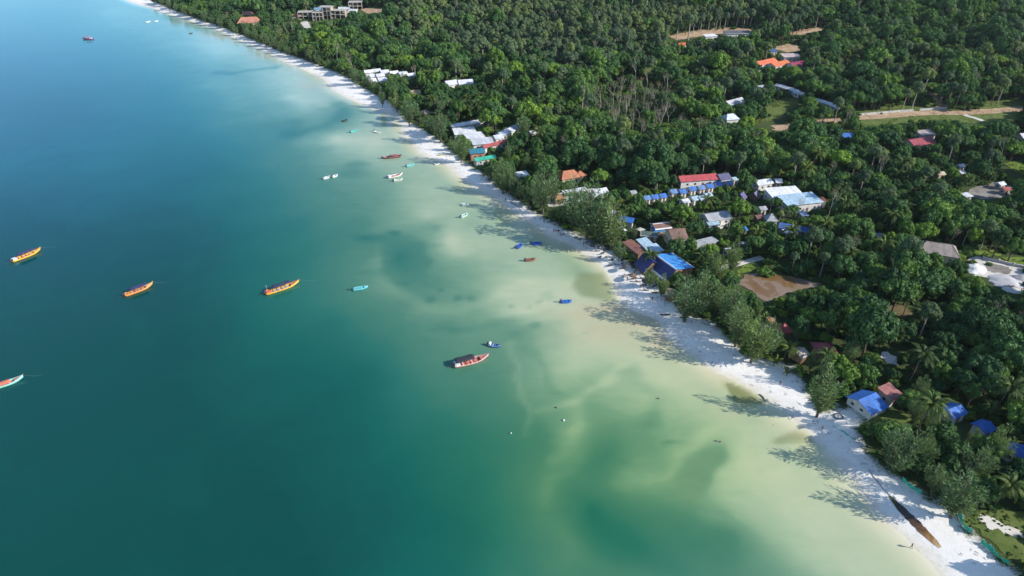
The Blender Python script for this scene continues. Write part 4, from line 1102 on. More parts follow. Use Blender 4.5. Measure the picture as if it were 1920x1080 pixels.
def wall_line(name, label, cat, px, hgt, thick, mat):
    pts = [gp(*p) for p in px]
    root = empty(name, pts[0])
    tag(root, label, cat)
    for a, b in zip(pts[:-1], pts[1:]):
        d = b - a
        ob = MB().box(0, math.hypot(d.x, d.y) - 0.02, -thick / 2, thick / 2, -1.0, hgt).build('wall_panel', mat, root)
        ob.location = a - pts[0]
        ob.rotation_euler = (0, -math.atan2(d.z, math.hypot(d.x, d.y)), math.atan2(d.y, d.x))
        MB().box(-thick * .8, thick * .8, -thick * .8, thick * .8, -1.0, hgt + 0.25).build('pier', mat, root).location = a - pts[0]
    return root
M_WALLG = paint((0.42, 0.41, 0.38), 0.9, 0.3, 0.6, name='block_wall')
wall_line('garden_wall', 'low white block wall along the dirt road', 'wall', [(1602, 218), (1622, 216), (1645, 214), (1668, 212), (1690, 210), (1712, 209)], 1.2, 0.3, M_WALLG)
wall_line('garden_wall', 'short white block wall at the bend of the dirt road', 'wall', [(1724, 208), (1750, 206), (1776, 205)], 1.2, 0.3, M_WALLG)
wall_line('retaining_wall', 'pale concrete wall around the dug pit', 'wall', [(1843, 486), (1872, 492), (1900, 499), (1935, 506)], 1.0, 0.4, paint((0.42, 0.40, 0.38), 0.9, 0.2, 0.5))

def net_fence(label, px, hgt=1.5):
    pts = [gp(*p) for p in px]
    fine = [pts[0]]
    for a, b in zip(pts[:-1], pts[1:]):
        k = max(1, int((b - a).length / 2.2))
        fine += [a.lerp(b, (j + 1) / k) for j in range(k)]
    root = empty('net_fence', fine[0])
    tag(root, label, 'fence')
    for i, p in enumerate(fine):
        q = p - fine[0]
        q.z = float(terr(p.x, p.y)[0]) - fine[0].z
        fine[i] = fine[0] + q if i else fine[0]
    o0 = fine[0].copy()
    hs = [hgt * random.uniform(0.45, 1.1) for _ in fine]
    tops = []
    for p, h in zip(fine, hs):
        lean = Vector((random.uniform(-.35, .35), random.uniform(-.35, .35), h))
        MB().tube([p - o0 - Vector((0, 0, .3)), p - o0 + lean * 1.1], 0.04, 5).build('post', M_DOOR, root)
        tops.append(p - o0 + lean)
    for i in range(len(fine) - 1):
        a, b, ta, tb = fine[i] - o0, fine[i + 1] - o0, tops[i], tops[i + 1]
        if random.random() < 0.12:
            continue
        vs_, fs_ = [], []
        for k in range(6):
            s = k / 5
            sag = -0.25 * math.sin(math.pi * s)
            lo_, hi_ = a.lerp(b, s), ta.lerp(tb, s) + Vector((0, 0, sag))
            for j in range(3):
                p = lo_.lerp(hi_, j / 2)
                w = 0.14 * math.sin(k * 2.1 + j * 1.7 + i)
                vs_.append((p.x + w, p.y + w * .6, p.z + 0.03))
            if k:
                for j in range(2):
                    q = (k - 1) * 3 + j
                    fs_.append((q, q + 3, q + 4, q + 1))
        ob = mesh_obj('net_panel', vs_, fs_, M_NET, root)
        md = ob.modifiers.new('thick', 'SOLIDIFY')
        md.thickness = 0.02
M_NET = paint((0.02, 0.40, 0.27), 0.7, 0.3, 1.5, name='green_net')
net_fence('sagging green net fence below the near round casuarina', [(1674, 888), (1690, 900), (1703, 912), (1726, 927)])
net_fence('green net fence along the grass at the near end of the beach', [(1795, 965), (1806, 988), (1821, 1002), (1838, 1018), (1856, 1033), (1872, 1046), (1890, 1059)])
net_fence('loose turquoise net lying along the sand by the stone ring', [(1562, 800), (1580, 810), (1600, 824), (1612, 836), (1622, 846)], 0.4)

def pole(label, p, h):
    c = gp(*p)
    root = empty('utility_pole', c)
    tag(root, label, 'pole')
    MB().tube([(0, 0, -0.5), (0, 0, h)], [0.16, 0.11], 8).build('shaft', paint((0.52, 0.50, 0.47), 0.9, 0.1), root)
    MB().box(-0.9, 0.9, -0.06, 0.06, h - 0.7, h - 0.58).build('cross_arm', M_DOOR, root)
    for x in (-0.75, 0.75):
        MB().tube([(x, 0, h - 0.58), (x, 0, h - 0.36)], [0.06, 0.04], 6).build('insulator', M_TRIM, root)
pole('white utility pole beside the taupe roof', (1804, 461), 6.5)
CLEAR.append(([(1801, 434), (1809, 434), (1809, 460), (1801, 460)], 250.0))

def stone_ring():
    c = gp(1572, 781)
    root = empty('stone_ring', c)
    tag(root, 'ring of dark stones on the sand beside the blue house', 'fire pit')
    st = MB()
    bm = bmesh.new()
    bmesh.ops.create_icosphere(bm, subdivisions=1, radius=0.2)
    me_ = bpy.data.meshes.new('stone')
    bm.to_mesh(me_)
    bm.free()
    me_.materials.append(paint((0.07, 0.065, 0.06), 0.9, 0.3, 3))
    for k in range(26):
        t = k / 26 * 2 * math.pi
        share('stone', me_, root, (1.05 * math.cos(t), 1.05 * math.sin(t), 0.06), (random.random() * 3, random.random() * 3, random.random() * 3), (1, random.uniform(.7, 1.2), .8))
stone_ring()

def channel():
    """brown runoff trench cut along the beach, with stained banks"""
    m, nt, out = new_mat('brown_runoff')
    geo = nd(nt, 'ShaderNodeNewGeometry')
    b = nd(nt, 'ShaderNodeBsdfPrincipled')
    at = nd(nt, 'ShaderNodeAttribute', attribute_name='along')
    f = math_n(nt, 'ADD', at.outputs['Fac'], math_n(nt, 'MULTIPLY_ADD', noise(nt, geo.outputs['Position'], 1.2, 4, 0.6), 0.5, -0.25))
    rp = ramp(nt, [(0.0, (0.10, 0.085, 0.05)), (0.25, (0.035, 0.026, 0.018)), (0.55, (0.075, 0.042, 0.02)), (0.8, (0.26, 0.135, 0.05)), (1.0, (0.50, 0.36, 0.20))])
    nt.links.new(f, rp.inputs[0])
    nt.links.new(rp.outputs[0], b.inputs['Base Color'])
    b.inputs['Roughness'].default_value = 0.25
    nt.links.new(b.outputs[0], out.inputs[0])
    px = [(1668, 930), (1680, 944), (1697, 962), (1715, 979), (1732, 997), (1748, 1012), (1763, 1027)]
    pts = [gp(*p) for p in px]
    fine = []
    for a, c in zip(pts[:-1], pts[1:]):
        fine += [a.lerp(c, j / 4) for j in range(4)]
    fine.append(pts[-1])
    vs_, fs_, al = [], [], []
    for i, p in enumerate(fine):
        d = fine[min(i + 1, len(fine) - 1)] - fine[max(i - 1, 0)]
        n = Vector((-d.y, d.x, 0)).normalized()
        t = i / (len(fine) - 1)
        w = 1.0 * math.sin(math.pi * (0.06 + 0.86 * t)) ** 0.7 * random.uniform(.85, 1.1)
        for s in (-1, -0.5, 0, 0.5, 1):
            q = p + n * s * w
            vs_.append((q.x, q.y, float(terr(q.x, q.y)[0]) + 0.05 - 0.0 * (1 - s * s)))
            al.append(t)
    for i in range(len(fine) - 1):
        for k in range(4):
            q = i * 5 + k
            fs_.append((q, q + 5, q + 6, q + 1))
    ob = mesh_obj('runoff_channel', vs_, fs_, m, None, True)
    ob['kind'] = 'structure'
    fattr(ob.data, 'along', al)
    bm = bmesh.new(); bm.from_mesh(ob.data); bmesh.ops.recalc_face_normals(bm, faces=bm.faces)
    if sum(f_.normal.z for f_ in bm.faces) < 0:
        bmesh.ops.reverse_faces(bm, faces=bm.faces)
    bm.to_mesh(ob.data); bm.free()
    pp = [gp(*q) for q in [(1628, 880), (1640, 897), (1654, 914), (1671, 932)]]
    o_ = pp[0].copy()
    pipe = MB().tube([p - o_ + Vector((0, 0, .08)) for p in pp], 0.06, 7).build('water_pipe', paint((0.16, 0.14, 0.12), 0.6, 0.2))
    pipe.location = o_
    tag(pipe, 'thin dark pipe lying on the sand above the brown channel', 'pipe')
channel()

def mound(label, p, r, h, color):
    c = gp(*p)
    bm = bmesh.new()
    bmesh.ops.create_icosphere(bm, subdivisions=4, radius=1.0)
    for v in bm.verts:
        k = 1 + 0.9 * (float(fbm(np.array([v.co.x * 1.7 + p[0]]), np.array([v.co.y * 1.7 + v.co.z]), 9)[0]) - 0.5)
        q_ = math.hypot(v.co.x, v.co.y)
        v.co = Vector((v.co.x * r * k, v.co.y * r * k * 0.75, (max(0.0, 1 - q_) ** 0.9 * h * k if v.co.z > 0 else 0) - 0.15))
    me_ = bpy.data.meshes.new('sand_heap')
    bm.to_mesh(me_)
    bm.free()
    me_.polygons.foreach_set('use_smooth', [True] * len(me_.polygons))
    me_.materials.append(paint(color, 0.95, 0.12, 0.8, name='heap_sand'))
    ob = link(bpy.data.objects.new('sand_heap', me_))
    ob.location = c
    tag(ob, label, 'sand heap')
mound('bright white sand heap beside the dug pit', (1826, 504), 4.6, 2.0, (0.74, 0.73, 0.71))
mound('grey sand heap at the edge of the photo below the dug pit', (1890, 530), 6.5, 1.6, (0.42, 0.41, 0.42))
mound('low grey sand heap cut by the edge of the photo', (1922, 522), 5.0, 2.0, (0.38, 0.37, 0.37))

# ================================================================== boats
def hull_sections(L, Bm, style):
    n = 17
    out = []
    for i in range(n):
        s = i / (n - 1)
        x = -L / 2 + s * L
        if style == 'long':
            b = Bm / 2 * (0.72 + 0.28 * math.sin(min(1, s / 0.45) * math.pi / 2)) if s < 0.45 else Bm / 2 * (1 - ((s - 0.45) / 0.55) ** 2.1) + 0.03
            sh = 0.62 + 0.25 * max(0, 0.25 - s) * 4 * 0.4 + 0.8 * max(0, (s - 0.55) / 0.45) ** 2.2
            k = -0.25 + 0.95 * max(0, (s - 0.72) / 0.28) ** 2
        else:
            b = Bm / 2 * (0.85 + 0.15 * math.sin(min(1, s / 0.4) * math.pi / 2)) if s < 0.4 else Bm / 2 * (1 - ((s - 0.4) / 0.6) ** 2.4) + 0.03
            sh = 0.48 + 0.35 * max(0, (s - 0.5) / 0.5) ** 2
            k = -0.18 + 0.42 * max(0, (s - 0.72) / 0.28) ** 2
        out.append((x, b, sh, k))
    return out

def boat(name, label, stern, bow, Bm, style, hullc, deckc, rail, canopy=None, engine=True, rope=False, bench=5, group=None, bowc=None, mast=False, cap=None):
    a, b = gp0(*stern), gp0(*bow)
    d = b - a
    L = d.length
    root = empty(name, ((a + b) / 2), math.atan2(d.y, d.x))
    tag(root, label, 'boat', group)
    S = hull_sections(L, Bm, style)
    hm, dm, rm_ = paint(hullc, 0.4, 0.12, 1.5, name='hull_paint'), paint(deckc, 0.6, 0.25, 1.2, name='deck_paint'), paint(rail, 0.5, 0.12, 1.5, name='rail_paint')
    V, Fc = [], []
    for (x, w, sh, k) in S:
        V += [(x, -w, sh), (x, -w * 0.78, k + 0.3 * (sh - k)), (x, 0, k), (x, w * 0.78, k + 0.3 * (sh - k)), (x, w, sh)]
    for i in range(len(S) - 1):
        for j in range(4):
            q = i * 5 + j
            Fc.append((q, q + 5, q + 6, q + 1))
    Fc.append((0, 1, 2, 3, 4))
    hl = mesh_obj('hull', V, Fc, hm, root, True)
    hl.modifiers.new('thick', 'SOLIDIFY').thickness = 0.05
    # inner floor
    V, Fc = [], []
    for (x, w, sh, k) in S[1:-1]:
        zf = max(0.16, k + 0.32 * (sh - k))
        w2 = w * 0.82
        V += [(x, -w2, zf), (x, w2, zf)]
    for i in range(len(S) - 3):
        Fc.append((i * 2, i * 2 + 2, i * 2 + 3, i * 2 + 1))
    mesh_obj('deck', V, [f[::-1] for f in Fc], dm, root)
    # foredeck
    V, Fc = [], []
    for (x, w, sh, k) in S[-5:]:
        V += [(x, -w * .93, sh - 0.05), (x, w * .93, sh - 0.05)]
    for i in range(4):
        Fc.append((i * 2, i * 2 + 1, i * 2 + 3, i * 2 + 2))
    mesh_obj('foredeck', V, [f[::-1] for f in Fc], paint(bowc, 0.5, 0.15, 1.5) if bowc else dm, root)
    for s in (-1, 1):
        MB().tube([(x, s * w, sh + 0.02) for (x, w, sh, k) in S], 0.055 if style == 'long' else 0.045, 5).build('gunwale', rm_, root)
    nb = bench
    for i in range(nb):
        q = S[2 + int((i + 0.5) * 9 / nb)]
        MB().box(q[0] - 0.13, q[0] + 0.13, -q[1] * .93, q[1] * .93, q[2] - 0.18, q[2] - 0.12).build('bench', rm_ if i % 2 else dm, root)
    if style == 'long':
        x, w, sh, k = S[-1]
        MB().tube([(x - 0.15, 0, sh - 0.3), (x + 0.12, 0, sh + 0.15), (x + 0.18, 0, sh + 0.35)], [0.1, 0.09, 0.05], 6).build('stem_post', rm_ if bowc is None else paint(bowc, 0.5, 0.15, 1.5), root)
    if canopy:
        c0, x0f, x1f, hh = canopy
        x0, x1 = -L / 2 + L * x0f, -L / 2 + L * x1f
        w = Bm * 0.43
        V, Fc = [], []
        for i in range(9):
            x = x0 + (x1 - x0) * i / 8
            for j in range(7):
                y = -w + 2 * w * j / 6
                V.append((x, y, hh + 0.16 * (1 - (y / w) ** 2) + 0.05 * math.sin(i * 1.3 + j)))
        for i in range(8):
            for j in range(6):
                q = i * 7 + j
                Fc.append((q, q + 7, q + 8, q + 1))
        cn = mesh_obj('canopy', V, Fc, paint(c0, 0.8, 0.25, 1.0, name='canopy_cloth'), root, True)
        cn.modifiers.new('thick', 'SOLIDIFY').thickness = 0.04
        for i in range(4):
            x = x0 + 0.2 + (x1 - x0 - 0.4) * i / 3
            for s in (-1, 1):
                MB().tube([(x, s * w * 0.86, 0.45), (x, s * w * 0.86, hh + 0.05)], 0.035, 5).build('post', M_TRIM, root)
    if cap:                                                       # small light cabin or cover at the stern
        MB().box(-L / 2 + 0.2, -L / 2 + 0.2 + L * .14, -Bm * .34, Bm * .34, 0.35, 1.15).build('stern_cover', paint(cap, 0.5, 0.1), root)
    if engine:
        e = empty('engine', (-L / 2 - 0.1, 0, 0.75))
        e.parent = root
        MB().box(-0.35, 0.3, -0.22, 0.22, 0.0, 0.45).build('motor', paint((0.06, 0.06, 0.07), 0.4, 0.1), e)
        if style == 'long':
            MB().tube([(-0.3, 0, 0.15), (-1.9, 0.15, -0.75)], 0.035, 5).build('shaft', M_DOOR, e)
        else:
            MB().tube([(-0.15, 0, 0.0), (-0.25, 0, -0.9)], 0.07, 5).build('leg', M_DOOR, e)
    if mast:
        MB().tube([(-L * 0.42, Bm * .2, 0.4), (-L * 0.43, Bm * .25, 3.0)], 0.04, 5).build('flag_pole', M_TRIM, root)
    if rope:
        x, w, sh, k = S[-1]
        MB().tube([(x, 0, sh), (x + L * .25, -L * .05, 0.25), (x + L * .5, -L * .12, -0.05)], 0.012, 4).build('mooring_rope', lwr, root)
    return root

lwr = paint((0.25, 0.28, 0.28), 0.9, 0.1, name='rope')
def gp0(u, v):
    p = flat(u, v, 0.3)
    return Vector((p[0], p[1], 0.0))

YEL, ORG, RD, PNK, WHT, TQ, BLU, BLK = (0.62, 0.34, 0.03), (0.60, 0.22, 0.035), (0.48, 0.09, 0.05), (0.50, 0.22, 0.18), (0.66, 0.66, 0.64), (0.12, 0.50, 0.46), (0.02, 0.085, 0.42), (0.018, 0.022, 0.03)
boat('longtail_boat', 'yellow longtail boat with dark canopy and pale stern, farthest left in open water', (23, 490), (77, 469), 2.3, 'long', YEL, PNK, ORG, (C_NAVY[:1] + (0.03, 0.09), 0.20, 0.78, 1.9), rope=True, cap=(0.55, 0.55, 0.57), bowc=YEL)
boat('longtail_boat', 'orange longtail boat with pink deck between the two canopied yellow boats', (234, 554), (287, 534), 2.2, 'long', ORG, (0.46, 0.17, 0.16), (0.62, 0.36, 0.14), ((0.03, 0.03, 0.10), 0.22, 0.80, 1.7), rope=True, bowc=(0.62, 0.40, 0.16))
boat('longtail_boat', 'yellow longtail boat with navy canopy and red stern near the middle of the bay', (498, 551), (561, 530), 2.5, 'long', YEL, (0.42, 0.36, 0.38), (0.62, 0.30, 0.03), ((0.022, 0.03, 0.07), 0.20, 0.76, 2.0), rope=True, cap=(0.55, 0.12, 0.06), mast=True, bowc=(0.56, 0.13, 0.05))
boat('longtail_boat', 'red decked longtail boat with turquoise rim, cut by the photo edge', (-28, 732), (45, 709), 2.3, 'long', (0.22, 0.50, 0.46), (0.60, 0.13, 0.08), (0.40, 0.64, 0.58), ((0.58, 0.16, 0.10), 0.05, 0.66, 0.9), rope=True, bowc=(0.50, 0.16, 0.12))
boat('longtail_boat', 'red longtail boat with white rim and black canopy beside a small blue boat', (851, 686), (916, 669), 2.9, 'long', (0.50, 0.24, 0.22), (0.56, 0.15, 0.10), (0.62, 0.50, 0.47), (BLK, 0.04, 0.58, 1.9), cap=(0.6, 0.6, 0.6), bowc=(0.52, 0.17, 0.13))
boat('rowing_boat', 'turquoise open boat alone right of the navy canopied yellow boat', (662, 543), (690, 538), 1.8, 'small', (0.05, 0.36, 0.40), (0.22, 0.60, 0.62), (0.25, 0.60, 0.62), bench=4)
boat('skiff', 'small dark blue boat with white stern just off the red boat', (916, 646), (938, 650), 1.6, 'small', (0.03, 0.10, 0.26), (0.08, 0.16, 0.34), (0.28, 0.40, 0.55), cap=WHT, bench=3)
boat('skiff', 'small blue boat on the sandbar near the beach bend', (1052, 566), (1072, 565), 1.6, 'small', BLU, (0.04, 0.26, 0.60), (0.04, 0.16, 0.5), bench=3)
boat('skiff', 'blue boat lying slanted in tree shade off the beach', (969, 465), (979, 457), 1.7, 'small', BLU, (0.06, 0.18, 0.62), (0.03, 0.12, 0.5), bench=3)
boat('skiff', 'blue boat lying level in tree shade off the beach', (996, 457), (1016, 456), 1.7, 'small', BLU, (0.02, 0.10, 0.45), (0.02, 0.10, 0.42), bench=3)
boat('skiff', 'reddish brown boat in tree shade below the two blue boats', (985, 488), (1005, 486), 1.6, 'small', (0.20, 0.08, 0.05), (0.34, 0.17, 0.13), (0.24, 0.1, 0.07), bench=4)
boat('skiff', 'pale green boat with dark stern tied off the sandy point', (864, 407), (877, 401), 1.4, 'small', (0.40, 0.60, 0.54), (0.52, 0.66, 0.60), (0.5, 0.66, 0.6), bench=3)
boat('skiff', 'white boat lying level above the pale green boat', (866, 384), (879, 382), 1.5, 'small', (0.5, 0.62, 0.58), (0.56, 0.66, 0.62), (0.6, 0.68, 0.66), bench=3, engine=False)
boat('longtail_boat', 'red and white longtail boat with white stern off the white complex', (727, 333), (755, 327), 2.4, 'long', (0.60, 0.56, 0.52), (0.52, 0.14, 0.09), (0.62, 0.58, 0.54), None, cap=(0.68, 0.68, 0.66), bowc=(0.52, 0.20, 0.15))
boat('skiff', 'small whitish boat alongside the red and white longtail', (738, 339), (755, 336), 1.5, 'small', (0.46, 0.50, 0.44), (0.36, 0.40, 0.34), (0.5, 0.55, 0.5), bench=3, cap=WHT)
boat('longtail_boat', 'dark red longtail boat pointing out to sea by the white complex', (751, 293), (715, 297), 2.4, 'long', (0.16, 0.06, 0.06), (0.34, 0.10, 0.10), (0.30, 0.16, 0.16), ((0.26, 0.07, 0.075), 0.16, 0.55, 1.2), bowc=(0.40, 0.28, 0.28))
boat('skiff', 'turquoise skiff between the two red longtail boats', (762, 312), (777, 308), 1.6, 'small', (0.05, 0.40, 0.40), (0.36, 0.66, 0.64), (0.4, 0.66, 0.64), bench=3)
boat('skiff', 'white skiff touching the beach below the yellow kayak', (815, 308), (825, 306), 1.4, 'small', WHT, WHT, WHT, bench=2, engine=False)
boat('skiff', 'white boat with dark engine nosing to shore by the first casuarina', (702, 246), (713, 249), 2.2, 'small', WHT, (0.5, 0.52, 0.5), WHT, bench=3)
boat('skiff', 'teal skiff left of the white boat with dark engine', (657, 248), (670, 244), 1.5, 'small', (0.04, 0.36, 0.34), (0.18, 0.56, 0.52), (0.2, 0.56, 0.52), bench=3)
boat('skiff', 'dark boat farthest off the first casuarina', (641, 227), (652, 225), 1.7, 'small', (0.04, 0.045, 0.05), (0.07, 0.075, 0.08), (0.05, 0.05, 0.05), bench=3, engine=False)
boat('skiff', 'white dinghy, seaward one of a tied pair', (606, 335), (619, 331), 1.6, 'small', WHT, (0.50, 0.60, 0.62), WHT, bench=3)
boat('skiff', 'white dinghy, landward one of a tied pair', (623, 332), (633, 328), 1.5, 'small', WHT, (0.48, 0.60, 0.62), WHT, bench=3)
boat('longtail_boat', 'purple red boat far out in open water', (174, 73), (155, 73), 3.4, 'long', (0.28, 0.05, 0.16), (0.40, 0.09, 0.16), (0.36, 0.10, 0.22), ((0.36, 0.14, 0.24), 0.2, 0.75, 2.2), cap=WHT)
boat('skiff', 'white boat nearest shore in the far water, left of a pair', (274, 42), (282, 40), 2.0, 'small', WHT, WHT, WHT, bench=2, engine=False)
boat('skiff', 'white boat nearest shore in the far water, right of a pair', (290, 40), (297, 39), 2.0, 'small', WHT, WHT, WHT, bench=2, engine=False)
boat('skiff', 'dark small boat off the far narrow beach', (355, 63), (361, 62), 1.8, 'small', (0.04, 0.06, 0.06), (0.05, 0.10, 0.10), (0.05, 0.08, 0.08), bench=2, engine=False)

def kayak(label, a_, b_, col, z=0.0):
    a, b = gp(*a_), gp(*b_)
    d = b - a
    L = d.length
    root = empty('kayak', (a + b) / 2 + Vector((0, 0, z)), math.atan2(d.y, d.x))
    tag(root, label, 'kayak')
    V, Fc = [], []
    n = 13
    for i in range(n):
        s = i / (n - 1) * 2 - 1
        w = 0.4 * math.sqrt(max(0.0, 1 - s * s)) ** 0.8 + 0.02
        for j in range(8):
            t = j / 8 * 2 * math.pi
            V.append((s * L / 2, w * math.cos(t), 0.2 + 0.18 * math.sin(t) + 0.12 * s * s))
    for i in range(n - 1):
        for j in range(8):
            Fc.append((i * 8 + j, (i + 1) * 8 + j, (i + 1) * 8 + (j + 1) % 8, i * 8 + (j + 1) % 8))
    mesh_obj('hull', V, [f[::-1] for f in Fc], paint(col, 0.35, 0.1), root, True)
    for x in (-0.2, 0.22):
        MB().box(x * L - .3, x * L + .3, -.22, .22, 0.33, 0.385).build('seat', M_DOOR, root)
kayak('yellow kayak on the sand by the white complex', (821, 292), (836, 290), (0.62, 0.52, 0.10))
kayak('dark kayak drawn up at the water below the shaded casuarina', (1237, 592), (1257, 590), (0.03, 0.03, 0.035))

# ================================================================== people
def person_mesh(name, J, skin_c, top_c):
    """one continuous body grown over a joint skeleton"""
    me_ = bpy.data.meshes.new(name)
    names = list(J)
    E = [('pelvis', 'chest'), ('chest', 'neck'), ('neck', 'head'), ('chest', 'shl'), ('shl', 'ell'), ('ell', 'hal'), ('chest', 'shr'), ('shr', 'elr'), ('elr', 'har'),
         ('pelvis', 'hil'), ('hil', 'knl'), ('knl', 'anl'), ('anl', 'tol'), ('pelvis', 'hir'), ('hir', 'knr'), ('knr', 'anr'), ('anr', 'tor')]
    me_.from_pydata([J[k] for k in names], [(names.index(a), names.index(b)) for a, b in E], [])
    ob = bpy.data.objects.new(name, me_)
    COL.objects.link(ob)
    ob.modifiers.new('skin', 'SKIN')
    rad = dict(pelvis=.15, chest=.16, neck=.06, head=.115, shl=.07, shr=.07, ell=.045, elr=.045, hal=.04, har=.04, hil=.10, hir=.10, knl=.065, knr=.065, anl=.05, anr=.05, tol=.045, tor=.045)
    for i, k in enumerate(names):
        me_.skin_vertices[0].data[i].radius = (rad[k], rad[k])
        me_.skin_vertices[0].data[i].use_root = (k == 'pelvis')
    s = ob.modifiers.new('sub', 'SUBSURF')
    s.levels = s.render_levels = 1
    dg = bpy.context.evaluated_depsgraph_get()
    res = bpy.data.meshes.new_from_object(ob.evaluated_get(dg))
    bpy.data.objects.remove(ob)
    m, nt, out = new_mat('person')
    b = nd(nt, 'ShaderNodeBsdfPrincipled')
    tc = nd(nt, 'ShaderNodeTexCoord')
    sp = nd(nt, 'ShaderNodeSeparateXYZ')
    nt.links.new(tc.outputs['Object'], sp.inputs[0])
    rp = ramp(nt, [(0.0, skin_c), (0.449, skin_c), (0.45, top_c), (0.78, top_c), (0.79, skin_c), (0.93, skin_c), (0.94, (0.02, 0.015, 0.012)), (1.0, (0.02, 0.015, 0.012))])
    rp.color_ramp.interpolation = 'CONSTANT'
    nt.links.new(math_n(nt, 'DIVIDE', sp.outputs[2], 1.75), rp.inputs[0])
    nt.links.new(rp.outputs[0], b.inputs['Base Color'])
    b.inputs['Roughness'].default_value = 0.8
    nt.links.new(b.outputs[0], out.inputs[0])
    res.materials.clear()
    res.materials.append(m)
    res.polygons.foreach_set('use_smooth', [True] * len(res.polygons))
    return res

WALK = dict(pelvis=(0, 0, .92), chest=(0.02, 0, 1.32), neck=(.03, 0, 1.50), head=(.05, 0, 1.66), shl=(0.02, .20, 1.40), ell=(-.10, .25, 1.12), hal=(-.02, .24, .88), shr=(0.02, -.20, 1.40), elr=(.12, -.25, 1.13), har=(.26, -.22, .95),
            hil=(0, .10, .88), knl=(.16, .10, .50), anl=(.14, .10, .10), tol=(.30, .11, .05), hir=(0, -.10, .88), knr=(-.02, -.10, .48), anr=(-.26, -.10, .16), tor=(-.12, -.11, .06))
STAND = dict(pelvis=(0, 0, .93), chest=(0, 0, 1.33), neck=(0, 0, 1.51), head=(.03, 0, 1.67), shl=(0, .20, 1.41), ell=(0, .27, 1.13), hal=(.1, .24, .90), shr=(0, -.20, 1.41), elr=(-.02, -.27, 1.13), har=(.08, -.24, .90),
             hil=(0, .10, .89), knl=(.02, .11, .49), anl=(0, .12, .09), tol=(.17, .13, .05), hir=(0, -.10, .89), knr=(.02, -.11, .49), anr=(0, -.12, .09), tor=(.17, -.13, .05))
pm = [person_mesh('person', WALK, (0.30, 0.17, 0.11), (0.03, 0.03, 0.04)), person_mesh('person', STAND, (0.26, 0.15, 0.10), (0.05, 0.06, 0.11)), person_mesh('person', WALK, (0.28, 0.16, 0.10), (0.45, 0.44, 0.42))]
for i, (lab, u, v, k, rz, dz) in enumerate([
        ('person in dark clothes walking at the water edge by the brown channel', 1708, 1028, 0, 2.2, 0), ('person in dark clothes walking on the open sand past the thatched shelter', 1223, 564, 0, 0.8, 0),
        ('person standing on sand beside the shaded shelter', 1246, 570, 1, 3.0, 0), ('person in dark clothes standing at the water line under the tall casuarinas', 1020, 419, 1, 1.0, 0),
        ('person walking just up the beach from the one at the water line', 1013, 413, 2, 2.5, 0), ('person wading in tree shade above the blue boats', 973, 434, 1, 0.4, -0.5),
        ('person wading far from shore beside a companion, near the dark weed patch', 1344, 826, 2, 0.4, -1.1), ('person wading behind the companion, nearer the beach', 1351, 827, 1, 2.0, -1.1),
        ('person in light clothes on the beach by the white complex', 868, 312, 2, 1.2, 0), ('person standing beside the reddish brown boat', 984, 489, 1, 0.5, -0.4),
        ('person walking on the sand in front of the tall casuarinas', 1038, 436, 0, 2.4, 0), ('person on the sand between the loungers and the shelter', 1176, 527, 0, 2.4, 0),
        ('person standing between two loungers under the tall casuarinas', 1094, 461, 1, 0.9, 0), ('person walking past the navy roof on the beach', 1201, 541, 0, 0.7, 0), ('person in pale clothes beside the brown thatch parasol', 1191, 522, 2, 1.9, 0),
        ('person in dark clothes farthest along the beach by the white shelter', 948, 378, 1, 2.2, 0), ('person standing on open sand between the day bed and the water', 1462, 722, 1, 1.1, 0), ('person walking along the sand below the stone ring', 1541, 806, 0, 2.3, 0)]):
    c = gp(u, v) if dz == 0 else gp0(u, v)
    ob = share('person', pm[k], None, (c.x, c.y, c.z + dz), (0, 0, rz))
    tag(ob, lab, 'person')

# ================================================================== loungers, tables, buoys and other small beach things
lw = paint((0.075, 0.055, 0.05), 0.7, 0.25, 2, name='dark_wood')
lc = paint((0.36, 0.34, 0.33), 0.8, 0.2, 2, name='cushion')
lf = MB().box(-1.0, 0.35, -0.36, 0.36, 0.28, 0.36)
lounge_frame = lf.mesh('frame', lw)
lounge_back = MB().slab([(0.35, -0.36, 0.36), (0.95, -0.36, 0.78), (0.95, 0.36, 0.78), (0.35, 0.36, 0.36)], 0.07).mesh('backrest', lw)
lounge_leg = MB().box(-0.05, 0.05, -0.05, 0.05, 0.0, 0.28).mesh('leg', lw)
lounge_pad = MB().box(-0.95, 0.3, -0.32, 0.32, 0.362, 0.43).mesh('cushion', lc)
def lounger(u, v, rz, pad):
    c = gp(u, v)
    root = empty('sun_lounger', c, rz)
    tag(root, 'dark wooden lounger with pale cushion on the sand by the beach bend' if pad else 'bare dark wooden lounger on the sand by the beach bend', 'lounger', 'cushioned loungers' if pad else 'bare loungers')
    share('frame', lounge_frame, root)
    share('backrest', lounge_back, root)
    for x in (-0.9, 0.28):
        for y in (-0.3, 0.3):
            share('leg', lounge_leg, root, (x, y, 0))
    if pad:
        share('cushion', lounge_pad, root)
lp = [(1078, 446), (1090, 452), (1100, 456), (1112, 462), (1119, 470), (1129, 474), (1137, 481), (1147, 487), (1155, 496), (1126, 484), (1144, 499), (1168, 506), (1177, 515), (1187, 514), (1170, 520), (1186, 524), (1196, 530), (1207, 534), (1214, 543), (1222, 540), (1056, 441), (1043, 434), (1205, 522), (1218, 531), (1197, 515), (1229, 549)]
for i, (u, v) in enumerate(lp):
    lounger(u + random.uniform(-3, 3), v + random.uniform(-2, 2), random.uniform(-0.9, 0.9) + 3.6, i % 2 == 0)
tb_top = MB().tube([(0, 0, .68), (0, 0, .74)], 0.5, 12).mesh('table_top', lw)
tb_leg = MB().tube([(0, 0, 0), (0, 0, .68)], [0.2, 0.05], 8).mesh('pedestal', lw)
